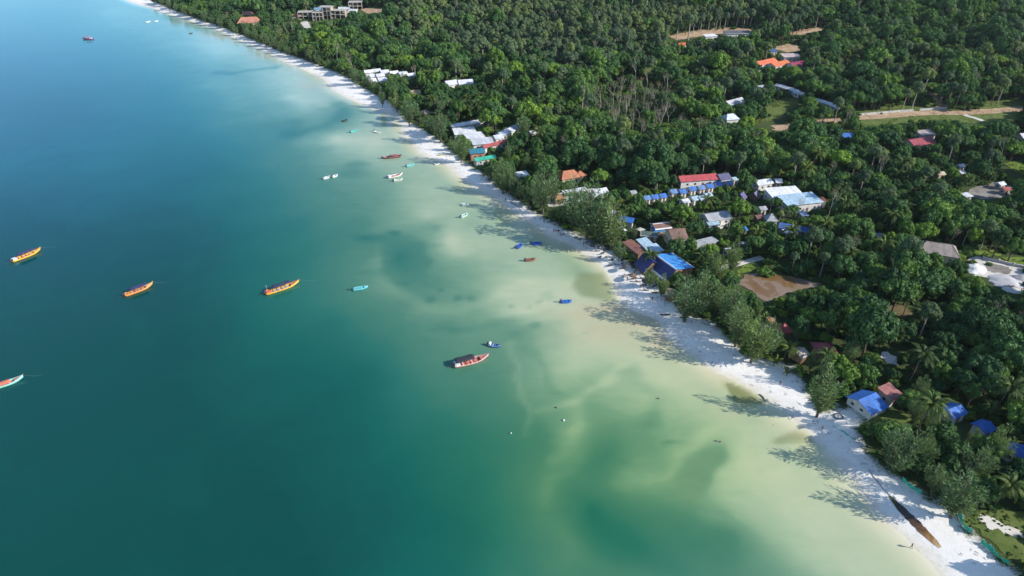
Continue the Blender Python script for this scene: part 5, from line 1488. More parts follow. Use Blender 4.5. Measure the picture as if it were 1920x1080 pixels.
for (u, v) in [(1166, 497), (1176, 503), (1190, 511), (1108, 456), (1122, 466), (1200, 516), (1214, 524)]:
    c = gp(u, v)
    r_ = empty('beach_table', c)
    tag(r_, 'round dark table on shaded sand behind the loungers', 'table', 'beach tables')
    share('table_top', tb_top, r_)
    share('pedestal', tb_leg, r_)

def parasol(label, u, v, col, r=1.4):
    c = gp(u, v)
    root = empty('parasol', c)
    tag(root, label, 'parasol')
    MB().tube([(0, 0, 0), (0, 0, 2.4)], 0.04, 6).build('pole', M_DOOR, root)
    V = [(0, 0, 2.55)] + [(r * math.cos(t * math.pi / 4), r * math.sin(t * math.pi / 4), 2.05) for t in range(8)]
    ob = mesh_obj('canopy', V, [(0, 1 + k, 1 + (k + 1) % 8) for k in range(8)], paint(col, 0.8, 0.15), root)
    ob.modifiers.new('thick', 'SOLIDIFY').thickness = 0.03
parasol('dark parasol over the loungers by the rusty roof', 1172, 509, (0.05, 0.045, 0.06))
parasol('brown thatch parasol on open sand near the navy roof', 1185, 526, (0.13, 0.09, 0.06), 1.5)
parasol('grey parasol between loungers under the tall casuarinas', 1107, 461, (0.10, 0.10, 0.13))
parasol('dark parasol standing at the edge of the palm shade by the navy roof', 1210, 537, (0.07, 0.07, 0.09), 1.6)

def solar_board():
    c = gp(1490, 698)
    root = empty('day_bed', c, 0.5)
    tag(root, 'dark grey day bed on the sand in front of the thatched hut', 'day bed')
    MB().box(-1.1, 1.1, -0.75, 0.75, 0.4, 0.55).build('platform', paint((0.10, 0.10, 0.12), 0.7, 0.2), root)
    for x in (-1, 1):
        for y in (-.65, .65):
            MB().box(x - .06, x + .06, y - .06, y + .06, 0, .4).build('leg', M_DOOR, root)
solar_board()

def buoy(label, u, v, col, r=0.3):
    c = gp0(u, v)
    root = empty('buoy', c)
    tag(root, label, 'buoy')
    bm = bmesh.new()
    bmesh.ops.create_icosphere(bm, subdivisions=3, radius=r)
    for v_ in bm.verts:
        v_.co.z = v_.co.z * 1.15 + 0.1
    me_ = bpy.data.meshes.new('float')
    bm.to_mesh(me_); bm.free()
    me_.polygons.foreach_set('use_smooth', [True] * len(me_.polygons))
    me_.materials.append(paint(col, 0.4, 0.1))
    share('float', me_, root)
    MB().tube([(0, 0, r), (0, 0, r + 0.35)], 0.03, 6).build('eye', M_DOOR, root)
buoy('white buoy in the green shallows below the red boat', 1057, 787, (0.60, 0.60, 0.56), 0.28)
buoy('small pale buoy farther out from the white one', 958, 811, (0.50, 0.54, 0.46), 0.2)
buoy('tiny dark buoy above the white buoy', 1044, 763, (0.12, 0.13, 0.1), 0.26)
buoy('tiny dark buoy near the sandy shallows', 1235, 746, (0.10, 0.09, 0.06), 0.22)

def log(label, a_, b_, r=0.16):
    a, b = gp(*a_), gp(*b_)
    pts = [a, a.lerp(b, .35) + Vector((.2, .1, .05)), a.lerp(b, .7) + Vector((-.1, .15, .08)), b + Vector((0, 0, .25))]
    ob = MB().tube([p - a + Vector((0, 0, r)) for p in pts], [r, r * .9, r * .7, r * .35], 7).build('driftwood', paint((0.12, 0.10, 0.08), 0.9, 0.3, 3))
    ob.location = a
    tag(ob, label, 'driftwood')
log('driftwood branch on wet sand below the near casuarina shadow', (1424, 740), (1440, 758))
log('short driftwood piece at the water edge below the stone ring', (1442, 790), (1450, 800))
log('driftwood pole on brown sand between two beach casuarinas', (957, 380), (982, 394))

# ================================================================== trees: prototypes
def np_mesh(name, parts, smooth=False):
    """parts: list of (verts Nx3, faces list-of-tuples or Mx3/4 array, material)"""
    me_ = bpy.data.meshes.new(name)
    V, Fs, mats, mi, base = [], [], [], [], 0
    for v, f, m in parts:
        v = np.asarray(v, float)
        if m not in mats:
            mats.append(m)
        V.append(v)
        Fs += [tuple(int(i) + base for i in q) for q in f]
        mi += [mats.index(m)] * len(f)
        base += len(v)
    me_.from_pydata(np.concatenate(V).tolist(), [], Fs)
    for m in mats:
        me_.materials.append(m)
    me_.polygons.foreach_set('material_index', mi)
    me_.update()
    return me_

def ico(sub):
    bm = bmesh.new()
    bmesh.ops.create_icosphere(bm, subdivisions=sub, radius=1.0)
    v = np.array([x.co[:] for x in bm.verts])
    f = [tuple(q.index for q in x.verts) for x in bm.faces]
    bm.free()
    return v, f
ICO1, ICO2 = ico(1), ico(2)

def unit(a):
    return a / np.maximum(1e-9, np.linalg.norm(a, axis=-1, keepdims=True))

def leaves_at(rng, c, n, size, jit):
    """one bent quad per centre, facing roughly along n"""
    k = len(c)
    n = unit(n + rng.normal(0, jit, (k, 3)))
    a = unit(np.cross(n, rng.normal(0, 1, (k, 3))))
    b = np.cross(n, a)
    s = (size * rng.uniform(0.6, 1.35, k))[:, None]
    r = rng.uniform(0.55, 0.9, k)[:, None]
    v = np.stack([c - a * s, c - b * s * r + n * s * 0.18, c + a * s, c + b * s * r + n * s * 0.18], 1).reshape(-1, 3)
    f = np.arange(4 * k).reshape(-1, 4)
    return v, f

def broad_crown(seed, R0=4.0, RZ=3.0, zc=5.4, nl=13, per=105, leaf=0.42, mat=None, spread=0.62):
    rng = np.random.default_rng(seed)
    lob = []
    for i in range(nl):
        z = 1 - (i + 0.5) / nl * 1.25
        t = i * 2.39996 + rng.uniform(-.5, .5)
        q = math.sqrt(max(0, 1 - z * z))
        d = np.array([q * math.cos(t), q * math.sin(t), z])
        c = d * np.array([R0, R0, RZ]) * rng.uniform(spread - .1, spread + .14)
        lob.append((c, R0 * rng.uniform(0.27, 0.46) * (13.0 / max(13, nl)) ** 0.6))
    parts, CV, CN = [], [], []
    for (c, r) in lob:
        d = unit(rng.normal(0, 1, (int(per * (r / (R0 * .36)) ** 2), 3)))
        d = d[d[:, 2] > -0.55]
        p = c + d * r * rng.uniform(0.82, 1.10, (len(d), 1)) * np.array([1, 1, 0.85])
        keep = np.ones(len(p), bool)
        for (c2, r2) in lob:
            if c2 is not c:
                keep &= np.linalg.norm((p - c2) / np.array([1, 1, .85]), axis=1) > r2 * 0.80
        CV.append(p[keep])
        CN.append(d[keep])
    CV, CN = np.concatenate(CV), np.concatenate(CN)
    v, f = leaves_at(rng, CV + np.array([0, 0, zc]), CN + np.array([0, 0, 0.2]), leaf, 0.36)
    parts.append((v, f, mat))
    for (c, r) in lob:
        k = 1 + rng.normal(0, 0.05, (len(ICO1[0]), 1))
        parts.append((ICO1[0] * k * r * 0.80 * np.array([1, 1, .85]) + c + np.array([0, 0, zc]), ICO1[1], mat))
    parts.append((ICO1[0] * np.array([R0 * .55, R0 * .55, RZ * .5]) + np.array([0, 0, zc]), ICO1[1], mat))
    return parts

def trunk_parts(seed, h=4.6, r=0.22, limbs=5, reach=2.3, mat=None):
    rng = random.Random(seed)
    b = MB()
    lx, ly = rng.uniform(-.4, .4), rng.uniform(-.4, .4)
    b.tube([(0, 0, -0.8), (lx * .3, ly * .3, h * .4), (lx, ly, h)], [r * 1.3, r, r * .6], 7)
    for k in range(limbs):
        t = k / limbs * 6.283 + rng.uniform(-.4, .4)
        z0 = h * rng.uniform(.5, .8)
        b.tube([(lx * .6, ly * .6, z0), (reach * .5 * math.cos(t), reach * .5 * math.sin(t), z0 + 1.0), (reach * math.cos(t), reach * math.sin(t), z0 + 2.2)], [r * .6, r * .4, r * .15], 5)
    return [(np.array(b.v), b.f, mat)]

def casuarina_parts(seed, H=16.0, Rm=4.6, leaders=13, per=165):
    """several upright leaders, each a soft plume of needle sprays; sky shows between the plumes"""
    rng = np.random.default_rng(seed)
    tb = MB()
    lean = rng.uniform(-.7, .7, 2)
    tb.tube([(0, 0, -0.8), (lean[0] * .1, lean[1] * .1, H * .25), (lean[0] * .5, lean[1] * .5, H * .55), (lean[0], lean[1], H * .9)], [.34, .27, .17, .05], 7)
    C, Dv, LN = [], [], []
    for i in range(leaders):
        t = i * 2.39996 + rng.uniform(-.4, .4)
        if i == 0:
            p0, p1 = np.array([0, 0, H * .35]), np.array([lean[0], lean[1], H])
            rl = Rm * .28
        else:
            q = rng.uniform(.42, .82)
            z0 = H * rng.uniform(.03, .34)
            p0 = np.array([lean[0] * .2, lean[1] * .2, z0])
            p1 = np.array([math.cos(t) * Rm * q, math.sin(t) * Rm * q, z0 + (H * rng.uniform(.62, .95) - z0) * (1.15 - .5 * q)])
            rl = Rm * rng.uniform(.17, .30)
        mid_ = (p0 + p1) / 2 + np.array([math.cos(t), math.sin(t), 0]) * Rm * .10 - np.array([0, 0, H * .04])
        tb.tube([p0, mid_, p1], [.13, .08, .02], 5)
        n = int(per * (rl / (Rm * .25)) ** 1.5)
        s = rng.uniform(.04, 1.08, n)[:, None]
        c = (1 - s) ** 2 * p0 + 2 * s * (1 - s) * mid_ + s ** 2 * p1
        rad_ = unit(rng.normal(0, 1, (n, 3)) * np.array([1, 1, .45]))
        prof = np.sin(np.pi * np.clip((s - .08) / 1.02, 0, 1)) ** .65 * rng.uniform(.35, 1.0, (n, 1)) ** .6
        C.append(c + rad_ * rl * prof)
        Dv.append(rad_ * .75 + np.array([0, 0, .75]) + rng.normal(0, .38, (n, 3)))
    C, Dv = np.concatenate(C), unit(np.concatenate(Dv))
    k = len(C)
    ln = rng.uniform(0.6, 1.5, k)[:, None]
    sd_ = unit(np.cross(Dv, rng.normal(0, 1, (k, 3)))) * rng.uniform(0.07, 0.15, k)[:, None]
    v = np.stack([C - sd_ * .6, C + Dv * ln * .55 + sd_, C + Dv * ln, C + Dv * ln * .5 - sd_], 1).reshape(-1, 3)
    f = np.arange(4 * k).reshape(-1, 4)
    return [(v, f, M_CASU)], [(np.array(tb.v), tb.f, M_BARK)]

def bare_tree_parts(seed, H=11.0, leafy=60):
    rng = random.Random(seed)
    b = MB()
    tips = []
    def grow(p, d, ln, r, lv):
        q = p + d * ln
        b.tube([p, p.lerp(q, .5) + Vector((rng.uniform(-.1, .1), rng.uniform(-.1, .1), 0)), q], [r, r * .85, r * .65], 5)
        if lv == 0:
            tips.append(q)
            return
        for k in range(3 if lv > 1 else 3):
            a = Vector((rng.uniform(-1, 1), rng.uniform(-1, 1), rng.uniform(0.1, 0.9))).normalized()
            grow(q, (d * 0.7 + a * 0.75).normalized(), ln * rng.uniform(.45, .65), r * .55, lv - 1)
    grow(Vector((0, 0, -0.5)), Vector((rng.uniform(-.08, .08), rng.uniform(-.08, .08), 1)).normalized(), H * .58, 0.16, 3)
    nr = np.random.default_rng(seed)
    C = np.array([t[:] for t in tips])
    C = np.repeat(C, 6, 0) + nr.normal(0, .45, (len(C) * 6, 3))
    v, f = leaves_at(nr, C, nr.normal(0, 1, C.shape), 0.16, 0.5)
    return [(v, f, M_DEAD)], [(np.array(b.v), b.f, M_PALEBARK)]

def frond_mesh(L=3.4, n=13, wide=0.62, droop=1.5):
    v, f = [], []
    for i in range(n):
        s0 = i / n
        x0, z0 = L * s0, 0.9 * math.sin(s0 * 2.2) * 0.8 - droop * s0 ** 2.4
        s1 = (i + 0.8) / n
        x1, z1 = L * s1, 0.9 * math.sin(s1 * 2.2) * 0.8 - droop * s1 ** 2.4
        w = wide * (math.sin(math.pi * min(1, 0.12 + s0 * .9)) ** .6)
        for sgn in (-1, 1):
            b = len(v)
            v += [(x0, 0, z0), (x1, 0, z1), (x1 + .45, sgn * w, z1 - 0.32), (x0 + .42, sgn * w, z0 - 0.36)]
            f.append((b, b + 1, b + 2, b + 3) if sgn > 0 else (b + 3, b + 2, b + 1, b))
    me_ = bpy.data.meshes.new('frond')
    me_.from_pydata(v, [], f)
    me_.materials.append(M_PALM)
    return me_
FROND = [frond_mesh(), frond_mesh(3.0, 11, 0.55, 2.0)]
BANANA = frond_mesh(2.4, 8, 0.42, 0.9)
NB = 8
SHAPE = [(4.0, 2.6, 5.2, 18, 150), (4.0, 3.0, 5.4, 20, 150), (4.4, 2.0, 5.6, 22, 140), (3.3, 3.9, 5.6, 20, 150), (4.0, 2.8, 5.3, 13, 110), (3.6, 3.3, 5.4, 24, 140), (4.6, 2.5, 5.8, 15, 120), (3.0, 3.4, 5.2, 14, 130)]
broad_c = [broad_crown(100 + i, a, b, c, n, q, 0.27, M_BROAD, 0.64 + 0.04 * (i % 3)) for i, (a, b, c, n, q) in enumerate(SHAPE)]
broad_t = [trunk_parts(200 + i, mat=M_BARK) for i in range(NB)]
pale_c = [broad_crown(300 + i, 2.8, 3.2, 7.6, 13, 170, 0.24, M_PALE, 0.56) for i in range(2)]
pale_t = [trunk_parts(320 + i, 9.0, 0.20, 4, 1.6, M_PALEBARK) for i in range(2)]
bush_c = [broad_crown(400 + i, 1.7, 1.25, 1.0, 7, 110, 0.19, M_BUSH, 0.6) for i in range(3)]
casu = [casuarina_parts(500 + i, 16.0, 4.4 + .5 * i) for i in range(3)]
dry = [bare_tree_parts(600 + i) for i in range(3)]

PROTO = bpy.data.collections.new('forest_prototypes')          # never linked to the scene: only read by the forest's scatter
def proto(name, parts):
    o_ = bpy.data.objects.new(name, np_mesh(name, parts))
    PROTO.objects.link(o_)
names_p = []
for i in range(NB):
    proto('tree_%02d' % i, broad_c[i] + broad_t[i])
for i in range(2):
    proto('tree_%02d' % (NB + i), pale_c[i] + pale_t[i])
for i in range(2):
    proto('tree_%02d' % (NB + 2 + i), casu[i][0] + casu[i][1])
for i in range(2):
    proto('tree_%02d' % (NB + 4 + i), dry[i][0] + dry[i][1])
def palm_parts():
    b = MB()
    b.tube([(0, 0, -.4), (0.1, 0, 2.6), (0.35, 0, 5.0), (0.8, 0, 7.0)], [.2, .15, .13, .12], 6)
    V, Fc = [], []
    for k in range(17):
        fm = FROND[k % 2]
        mt = Matrix.Translation((0.8, 0, 7.0)) @ Matrix.Rotation(k * 2.39996, 4, 'Z') @ Matrix.Rotation(((k % 3) * 0.38 - 0.55) * 0.9, 4, 'Y')
        n0 = len(V)
        V += [tuple(mt @ v.co) for v in fm.vertices]
        Fc += [tuple(n0 + i for i in q.vertices) for q in fm.polygons]
    return [(np.array(V), Fc, M_PALM), (np.array(b.v), b.f, M_BARK)]
proto('tree_%02d' % (NB + 6), palm_parts())
PROTO_B = bpy.data.collections.new('bush_prototypes')
for i in range(3):
    o_ = bpy.data.objects.new('bush_%d' % i, np_mesh('bush', bush_c[i]))
    PROTO_B.objects.link(o_)

crown_me = [np_mesh('crown', p) for p in broad_c]
trunk_me = [np_mesh('trunk', p) for p in broad_t]
casu_c = [np_mesh('crown', p[0]) for p in casu]
casu_t = [np_mesh('trunk', p[1]) for p in casu]
dry_c = [np_mesh('crown', p[0]) for p in dry]
dry_t = [np_mesh('trunk', p[1]) for p in dry]

def tree(name, label, x, y, z, sc, rz, cm, tm, group=None, cat='tree'):
    root = empty(name, (x, y, z), rz)
    tag(root, label, cat, group)
    share('trunk', tm, root, (0, 0, 0), (0, 0, 0), sc)
    share('crown', cm, root, (0, 0, 0), (0, 0, 0), sc)
    return root

# ------------------------------------------------------------------ beach casuarinas, one by one (photo foot, height, width factor)
CASU = [(1531, 782, 16, 1.0, 'feathery casuarina standing alone on the sand left of the near blue house'),
        (1672, 884, 13.5, 1.2, 'broad round casuarina above the green net fence'), (1716, 878, 10, 1.0, 'casuarina leaning against the broad round one above the net fence'),
        (1782, 970, 14, 1.2, 'nearest broad casuarina at the end of the beach by the brown channel'), (1745, 925, 9, 1.0, 'casuarina between the two broad near ones above the brown channel'),
        (1815, 905, 11, 1.0, 'casuarina just inland of the nearest broad one'),
        (1408, 680, 16.5, 1.1, 'tallest casuarina at the white sand point, in front of its clump'), (1378, 650, 15.5, 1.0, 'casuarina on the seaward side of the clump at the sand point'),
        (1432, 672, 13, 1.0, 'short casuarina on the inland side of the clump at the sand point'), (1368, 620, 16, 1.0, 'casuarina at the back of the clump at the sand point'),
        (1283, 603, 16, 1.3, 'wide casuarina overhanging the dark kayak'), (1308, 585, 15, 1.1, 'casuarina inland of the wide one by the dark kayak'),
        (1368, 520, 15, .7, 'slim pale casuarina beside the pond path'), (1345, 538, 12, .8, 'small casuarina beside the slim pale one near the pond path'),
        (1100, 448, 23, 1.25, 'largest casuarina of the tall beach grove'), (1146, 468, 20, 1.15, 'broad casuarina of the tall beach grove beside the rusty roof'), (1072, 425, 20, 1.05, 'casuarina at the far end of the tall beach grove'),
        (1160, 489, 8, .9, 'low casuarina in front of the rusty roof'), (1128, 462, 16, 1.1, 'casuarina in the middle of the tall beach grove'),
        (1018, 401, 19, 1.0, 'tall casuarina beside the brown thatched hut'), (1000, 385, 12, .9, 'short casuarina beside the tall one by the thatched hut'), (943, 363, 16, 1.1, 'casuarina standing before the white sheet shelter'), (958, 360, 11, 1.0, 'low casuarina tucked behind the one before the white shelter'),
        (865, 305, 14, 1.0, 'casuarina in front of the teal roofed beach building'), (826, 266, 16, 1.15, 'casuarina at the seaward corner of the white complex'), (768, 236, 15, 1.15, 'casuarina beside the grey thatched hut, on the outer sand'), (745, 212, 12, 1.0, 'casuarina just beyond the one on the outer sand'),
        (980, 262, 14, 1.0, 'casuarina at the end of the bluish white cottages'),
        (668, 160, 12, 1.1, 'casuarina beside the far white compound'), (718, 202, 12, .55, 'thin tall casuarina on the wide far sand'), (735, 198, 9, .7, 'low casuarina beside the thin tall one on the far sand')]
for i, (u, v, h, w, lab) in enumerate(CASU):
    c = gp(u, v)
    k = h / 16.0
    tree('casuarina_tree', lab, c.x, c.y, c.z, (k * w * 1.12, k * w * 1.12, k * .96), random.uniform(0, 6.28), casu_c[i % 3], casu_t[i % 3])
MID_C = [(700, 178), (690, 168), (757, 222), (785, 240), (800, 250), (812, 256), (842, 284), (852, 292), (915, 340), (930, 350), (972, 376), (985, 384), (1035, 412), (1050, 420), (1215, 540), (1236, 556)]
for i, (u, v) in enumerate(MID_C):
    c = gp(u + random.uniform(2, 8), v + random.uniform(-3, 0))
    k = random.uniform(5, 9) / 16.0
    w = random.uniform(1.0, 1.4)
    tree('casuarina_tree', 'lower casuarina filling in between the named ones along the middle beach', c.x, c.y, c.z, (k * w, k * w, k), random.uniform(0, 6.28), casu_c[i % 3], casu_t[i % 3], 'lower casuarinas along the middle beach')
FAR_C = [(640, 136), (620, 130), (600, 121), (582, 116), (560, 107), (545, 103), (528, 97), (512, 90), (498, 84), (482, 77), (466, 71), (450, 65), (434, 58), (418, 52), (402, 46), (386, 41), (370, 34), (354, 29), (338, 23), (322, 16), (308, 10), (296, 4), (284, -3)]
for i, (u, v) in enumerate(FAR_C):
    c = gp(u + random.uniform(-7, 2), v + random.uniform(0, 3))
    k = random.uniform(7, 11) / 16.0
    w = random.uniform(1.0, 1.4)
    tree('casuarina_tree', 'casuarina in the far row lining the narrow beach', c.x, c.y, c.z, (k * w, k * w, k), random.uniform(0, 6.28), casu_c[i % 3], casu_t[i % 3], 'far row of beach casuarinas')

# ------------------------------------------------------------------ palms and banana plants
def palm(label, u, v, h, group=None):
    c = gp(u, v)
    root = empty('coconut_palm', c, random.uniform(0, 6.28))
    tag(root, label, 'palm tree', group)
    MB().tube([(0, 0, -.4), (0.1, 0, h * .35), (0.35, 0, h * .7), (0.8, 0, h)], [.2, .15, .13, .12], 7).build('trunk', M_BARK, root)
    for k in range(17):
        e = (k % 3) * 0.38 - 0.55
        share('frond', FROND[k % 2], root, (0.8, 0, h), (0, e * 0.9, k * 2.39996), (1, 1, 1))
def banana(label, u, v, s, group=None):
    c = gp(u, v)
    root = empty('banana_plant', c, random.uniform(0, 6.28))
    tag(root, label, 'banana plant', group)
    MB().tube([(0, 0, -.2), (0, 0, 1.1 * s)], [.14, .09], 6).build('stem', M_PALM, root)
    for k in range(8):
        share('leaf', BANANA, root, (0, 0, 1.0 * s), (0, -0.75 + 0.13 * (k % 4), k * 2.39996), (s * .8, s * .8, s * .8))
palm('tall coconut palm beside the red pyramid roof', 1545, 700, 6.5)
palm('coconut palm on the sand left of the pale thatched hut', 1468, 676, 4.5)
palm('coconut palm in front of the navy roof on the beach', 1218, 502, 5.0)
palm('coconut palm between the bright blue roof and the pond path', 1318, 505, 5.5)
palm('coconut palm inland behind the pale thatched hut and red roof', 1668, 645, 6.0)
palm('coconut palm near the brown clearing', 1722, 618, 6.0)
palm('coconut palm beside the pool house', 1320, 398, 6.0)
palm('coconut palm below the blue patched house', 1482, 458, 6.0)
palm('coconut palm behind the long overgrown shed', 1415, 462, 6.0)
for (u, v) in [(1372, 484), (1384, 482), (1395, 480), (1406, 478), (1418, 475), (1428, 471), (1365, 478), (1390, 474)]:
    banana('banana plant in the row beside the pond path', u, v, 1.5, 'banana plants by the pond path')
banana('small bright green banana plant alone on the sand', 1450, 686, 1.3)
banana('small banana plant on the sand near the day bed', 1475, 704, 1.0)

# ------------------------------------------------------------------ bare grey trees
for i, (u, v, h) in enumerate([(1150, 200, 1.1), (1163, 196, 1.2), (1178, 206, 1.1), (1190, 200, 1.2), (1205, 212, 1.1), (1218, 206, 1.0), (1232, 222, 1.2), (1246, 216, 1.1), (1172, 228, 1.1), (1196, 236, 1.1), (1215, 246, 1.2), (1236, 252, 1.1), (1160, 218, 1.0), (1185, 250, 1.0), (1125, 205, 1.0), (1252, 240, 1.0)]):
    c = gp(u, v)
    tree('bare_tree', 'bare pale grey tree in the thinned strip of forest', c.x, c.y, c.z, (h, h, h), random.uniform(0, 6.28), dry_c[i % 3], dry_t[i % 3], 'bare trees in the thinned strip')
for lab, u, v, h in (('pale half bare tree standing among dark trees below the sand heap', 1658, 532, .8), ('grey half bare tree in the scrub beyond the brown clearing', 1848, 622, .8), ('greyish pale tree by the stone wall at the forest edge', 1893, 640, .75), ('pale bare tree beside the blue patched house', 1490, 412, .7)):
    c = gp(u, v)
    tree('bare_tree', lab, c.x, c.y, c.z, (h, h, h), 1.0, dry_c[0], dry_t[0])

# ------------------------------------------------------------------ the forest: where crowns may stand
PW, PH = 960, 540
prot = np.zeros((PH, PW), np.float32)
def raster(poly, dist):
    q = np.array(poly, float) / 2.0
    x0, x1 = max(0, int(q[:, 0].min()) - 1), min(PW - 1, int(q[:, 0].max()) + 2)
    y0, y1 = max(0, int(q[:, 1].min()) - 1), min(PH - 1, int(q[:, 1].max()) + 2)
    if x1 <= x0 or y1 <= y0:
        return
    xx, yy = np.meshgrid(np.arange(x0, x1) + .5, np.arange(y0, y1) + .5)
    m = inside(q, xx, yy)
    sub = prot[y0:y1, x0:x1]
    sub[m] = np.maximum(sub[m], dist)
for poly, dist in CLEAR:
    raster(poly, dist)

def foot_free(x, y, r):
    for (cx, cy, hl, hw, yaw) in FOOT:
        dx, dy = x - cx, y - cy
        if abs(dx) > hl + hw + r + 4 or abs(dy) > hl + hw + r + 4:
            continue
        lx, ly = dx * math.cos(yaw) + dy * math.sin(yaw), -dx * math.sin(yaw) + dy * math.cos(yaw)
        if abs(lx) < hl + r * .55 and abs(ly) < hw + r * .55:
            return False
    return True

def shows(x, y, z, r, hc, rz, tol):
    """True when a crown here would hide too much of the open ground and roofs the photo shows"""
    u, v, zc = [float(q) for q in proj(x, y, z + hc)]
    s = FPX / zc / 2.0
    u, v, ru, rv = u / 2, v / 2, r * s, rz * s
    x0, x1, y0, y1 = int(max(0, u - ru)), int(min(PW, u + ru + 1)), int(max(0, v - rv)), int(min(PH, v + rv + 1))
    if x1 <= x0 or y1 <= y0:
        return False
    sub = prot[y0:y1, x0:x1]
    hit = sub > zc - 4
    return hit.sum() > tol * (x1 - x0) * (y1 - y0)

lit = np.zeros((PH, PW), np.float32)
_keep, prot = prot, lit
for poly in LIT:
    raster(poly, 1.0)
prot = _keep
def shades(x, y, z, h):
    """True when a tree here would throw its shadow on ground the photo shows in the sun"""
    for t in (0.35, 0.7, 1.0):
        q = t * h / math.tan(SUN_EL)
        u, v, _ = proj(x - SUN_AZ[0] * q, y - SUN_AZ[1] * q, z)
        u, v = int(float(u) / 2), int(float(v) / 2)
        if 0 <= u < PW and 0 <= v < PH and lit[v, u] > 0:
            return True
    return False

def scatter_points(step, seed, lo_gv, xlim=(-560, 640), ylim=(60, 900)):
    rng = np.random.default_rng(seed)
    xs_, ys_ = np.meshgrid(np.arange(xlim[0], xlim[1], step), np.arange(ylim[0], ylim[1], step * .9))
    xs_[1::2] += step / 2
    x = xs_.ravel() + rng.uniform(-.42, .42, xs_.size) * step
    y = ys_.ravel() + rng.uniform(-.42, .42, xs_.size) * step
    gv_ = sdist(veg, x, y)
    z = terr(x, y)
    u, v, zc = proj(x, y, z)
    k = (gv_ > lo_gv) & (u > -220) & (u < 2140) & (v > -170) & (v < 1260) & (zc > 20)
    return x[k], y[k], z[k], gv_[k], u[k], v[k], zc[k], rng

CUT_POLYS = [np.array([tuple(flat(*p, 2.0)) for p in poly]) for poly, dist in CLEAR if dist < 330]
fx, fy, fz, fgv, fu, fv, fzc, frng = scatter_points(4.9, 21, 1.5)
dens = fbm(fx / 45.0, fy / 45.0, 31)
size_n = fbm(fx / 30.0 + 9, fy / 30.0, 41)
DEADZ = [(1110, 170), (1180, 150), (1262, 180), (1290, 262), (1190, 282), (1105, 240)]
PALEZ = [(640, -80), (1560, -80), (1500, 60), (1380, 100), (1080, 150), (900, 120), (760, 60)]
in_dead = inside(DEADZ, fu, fv)
in_pale = inside(PALEZ, fu, fv)
rec = []
for i in range(len(fx)):
    base_s = (0.46 + 0.62 * size_n[i] ** 1.2) * math.exp(frng.normal(0.06, 0.30))
    if fgv[i] < 25:
        base_s *= 0.72 + 0.28 * fgv[i] / 25
    base_s = float(np.clip(base_s, 0.34, 1.85))
    if dens[i] < 0.27 and frng.random() < 0.6:
        base_s *= 0.55
    kind = int(frng.integers(0, NB))
    if in_dead[i]:
        if frng.random() < 0.42:
            continue
        kind = NB + 4 + int(frng.integers(0, 2)) if frng.random() < 0.55 else kind
        base_s *= 0.8
    elif in_pale[i] and frng.random() < 0.6:
        kind = NB + int(frng.integers(0, 2))
        base_s = max(0.9, base_s)
    elif frng.random() < 0.055 and fzc[i] < 520:
        kind = NB + 6
        base_s = frng.uniform(.8, 1.25)
    elif fgv[i] > 40 and frng.random() < 0.06:
        kind = NB + int(frng.integers(0, 2))
        base_s = frng.uniform(.9, 1.35)
    elif frng.random() < 0.012:
        kind = NB + 4 + int(frng.integers(0, 2))
        base_s = frng.uniform(.7, 1.0)
    elif fgv[i] < 22 and frng.random() < 0.16:
        kind = NB + 2 + int(frng.integers(0, 2))
        base_s = 0.6 * frng.uniform(.7, 1.1)
    h = 1.0 + 0.35 * frng.random()
    ok = False
    for shrink in (1.0, 0.62, 0.38):
        s = base_s * shrink
        r = 4.2 * s
        hc = (5.4 if kind < NB else 8.0) * s * h
        if not foot_free(fx[i], fy[i], r):
            continue
        if shows(fx[i], fy[i], fz[i], r, hc, (3.0 if kind < NB else 4.5) * s * h, 0.06):
            continue
        if shades(fx[i], fy[i], fz[i], hc * 1.5):
            continue
        ok = True
        break
    if not ok:
        continue
    rec.append((fx[i], fy[i], fz[i] - 0.1, s, s * h, frng.uniform(0, 6.283), kind, fu[i], fv[i], fzc[i]))
rec = np.array(rec)
inframe = (rec[:, 7] > -20) & (rec[:, 7] < 1940) & (rec[:, 8] > -10) & (rec[:, 8] < 1110) & (rec[:, 6] < NB)
size_px = np.where(inframe, rec[:, 3] / rec[:, 9], 0)
order = np.argsort(-size_px)
near = set(order[:300].tolist())
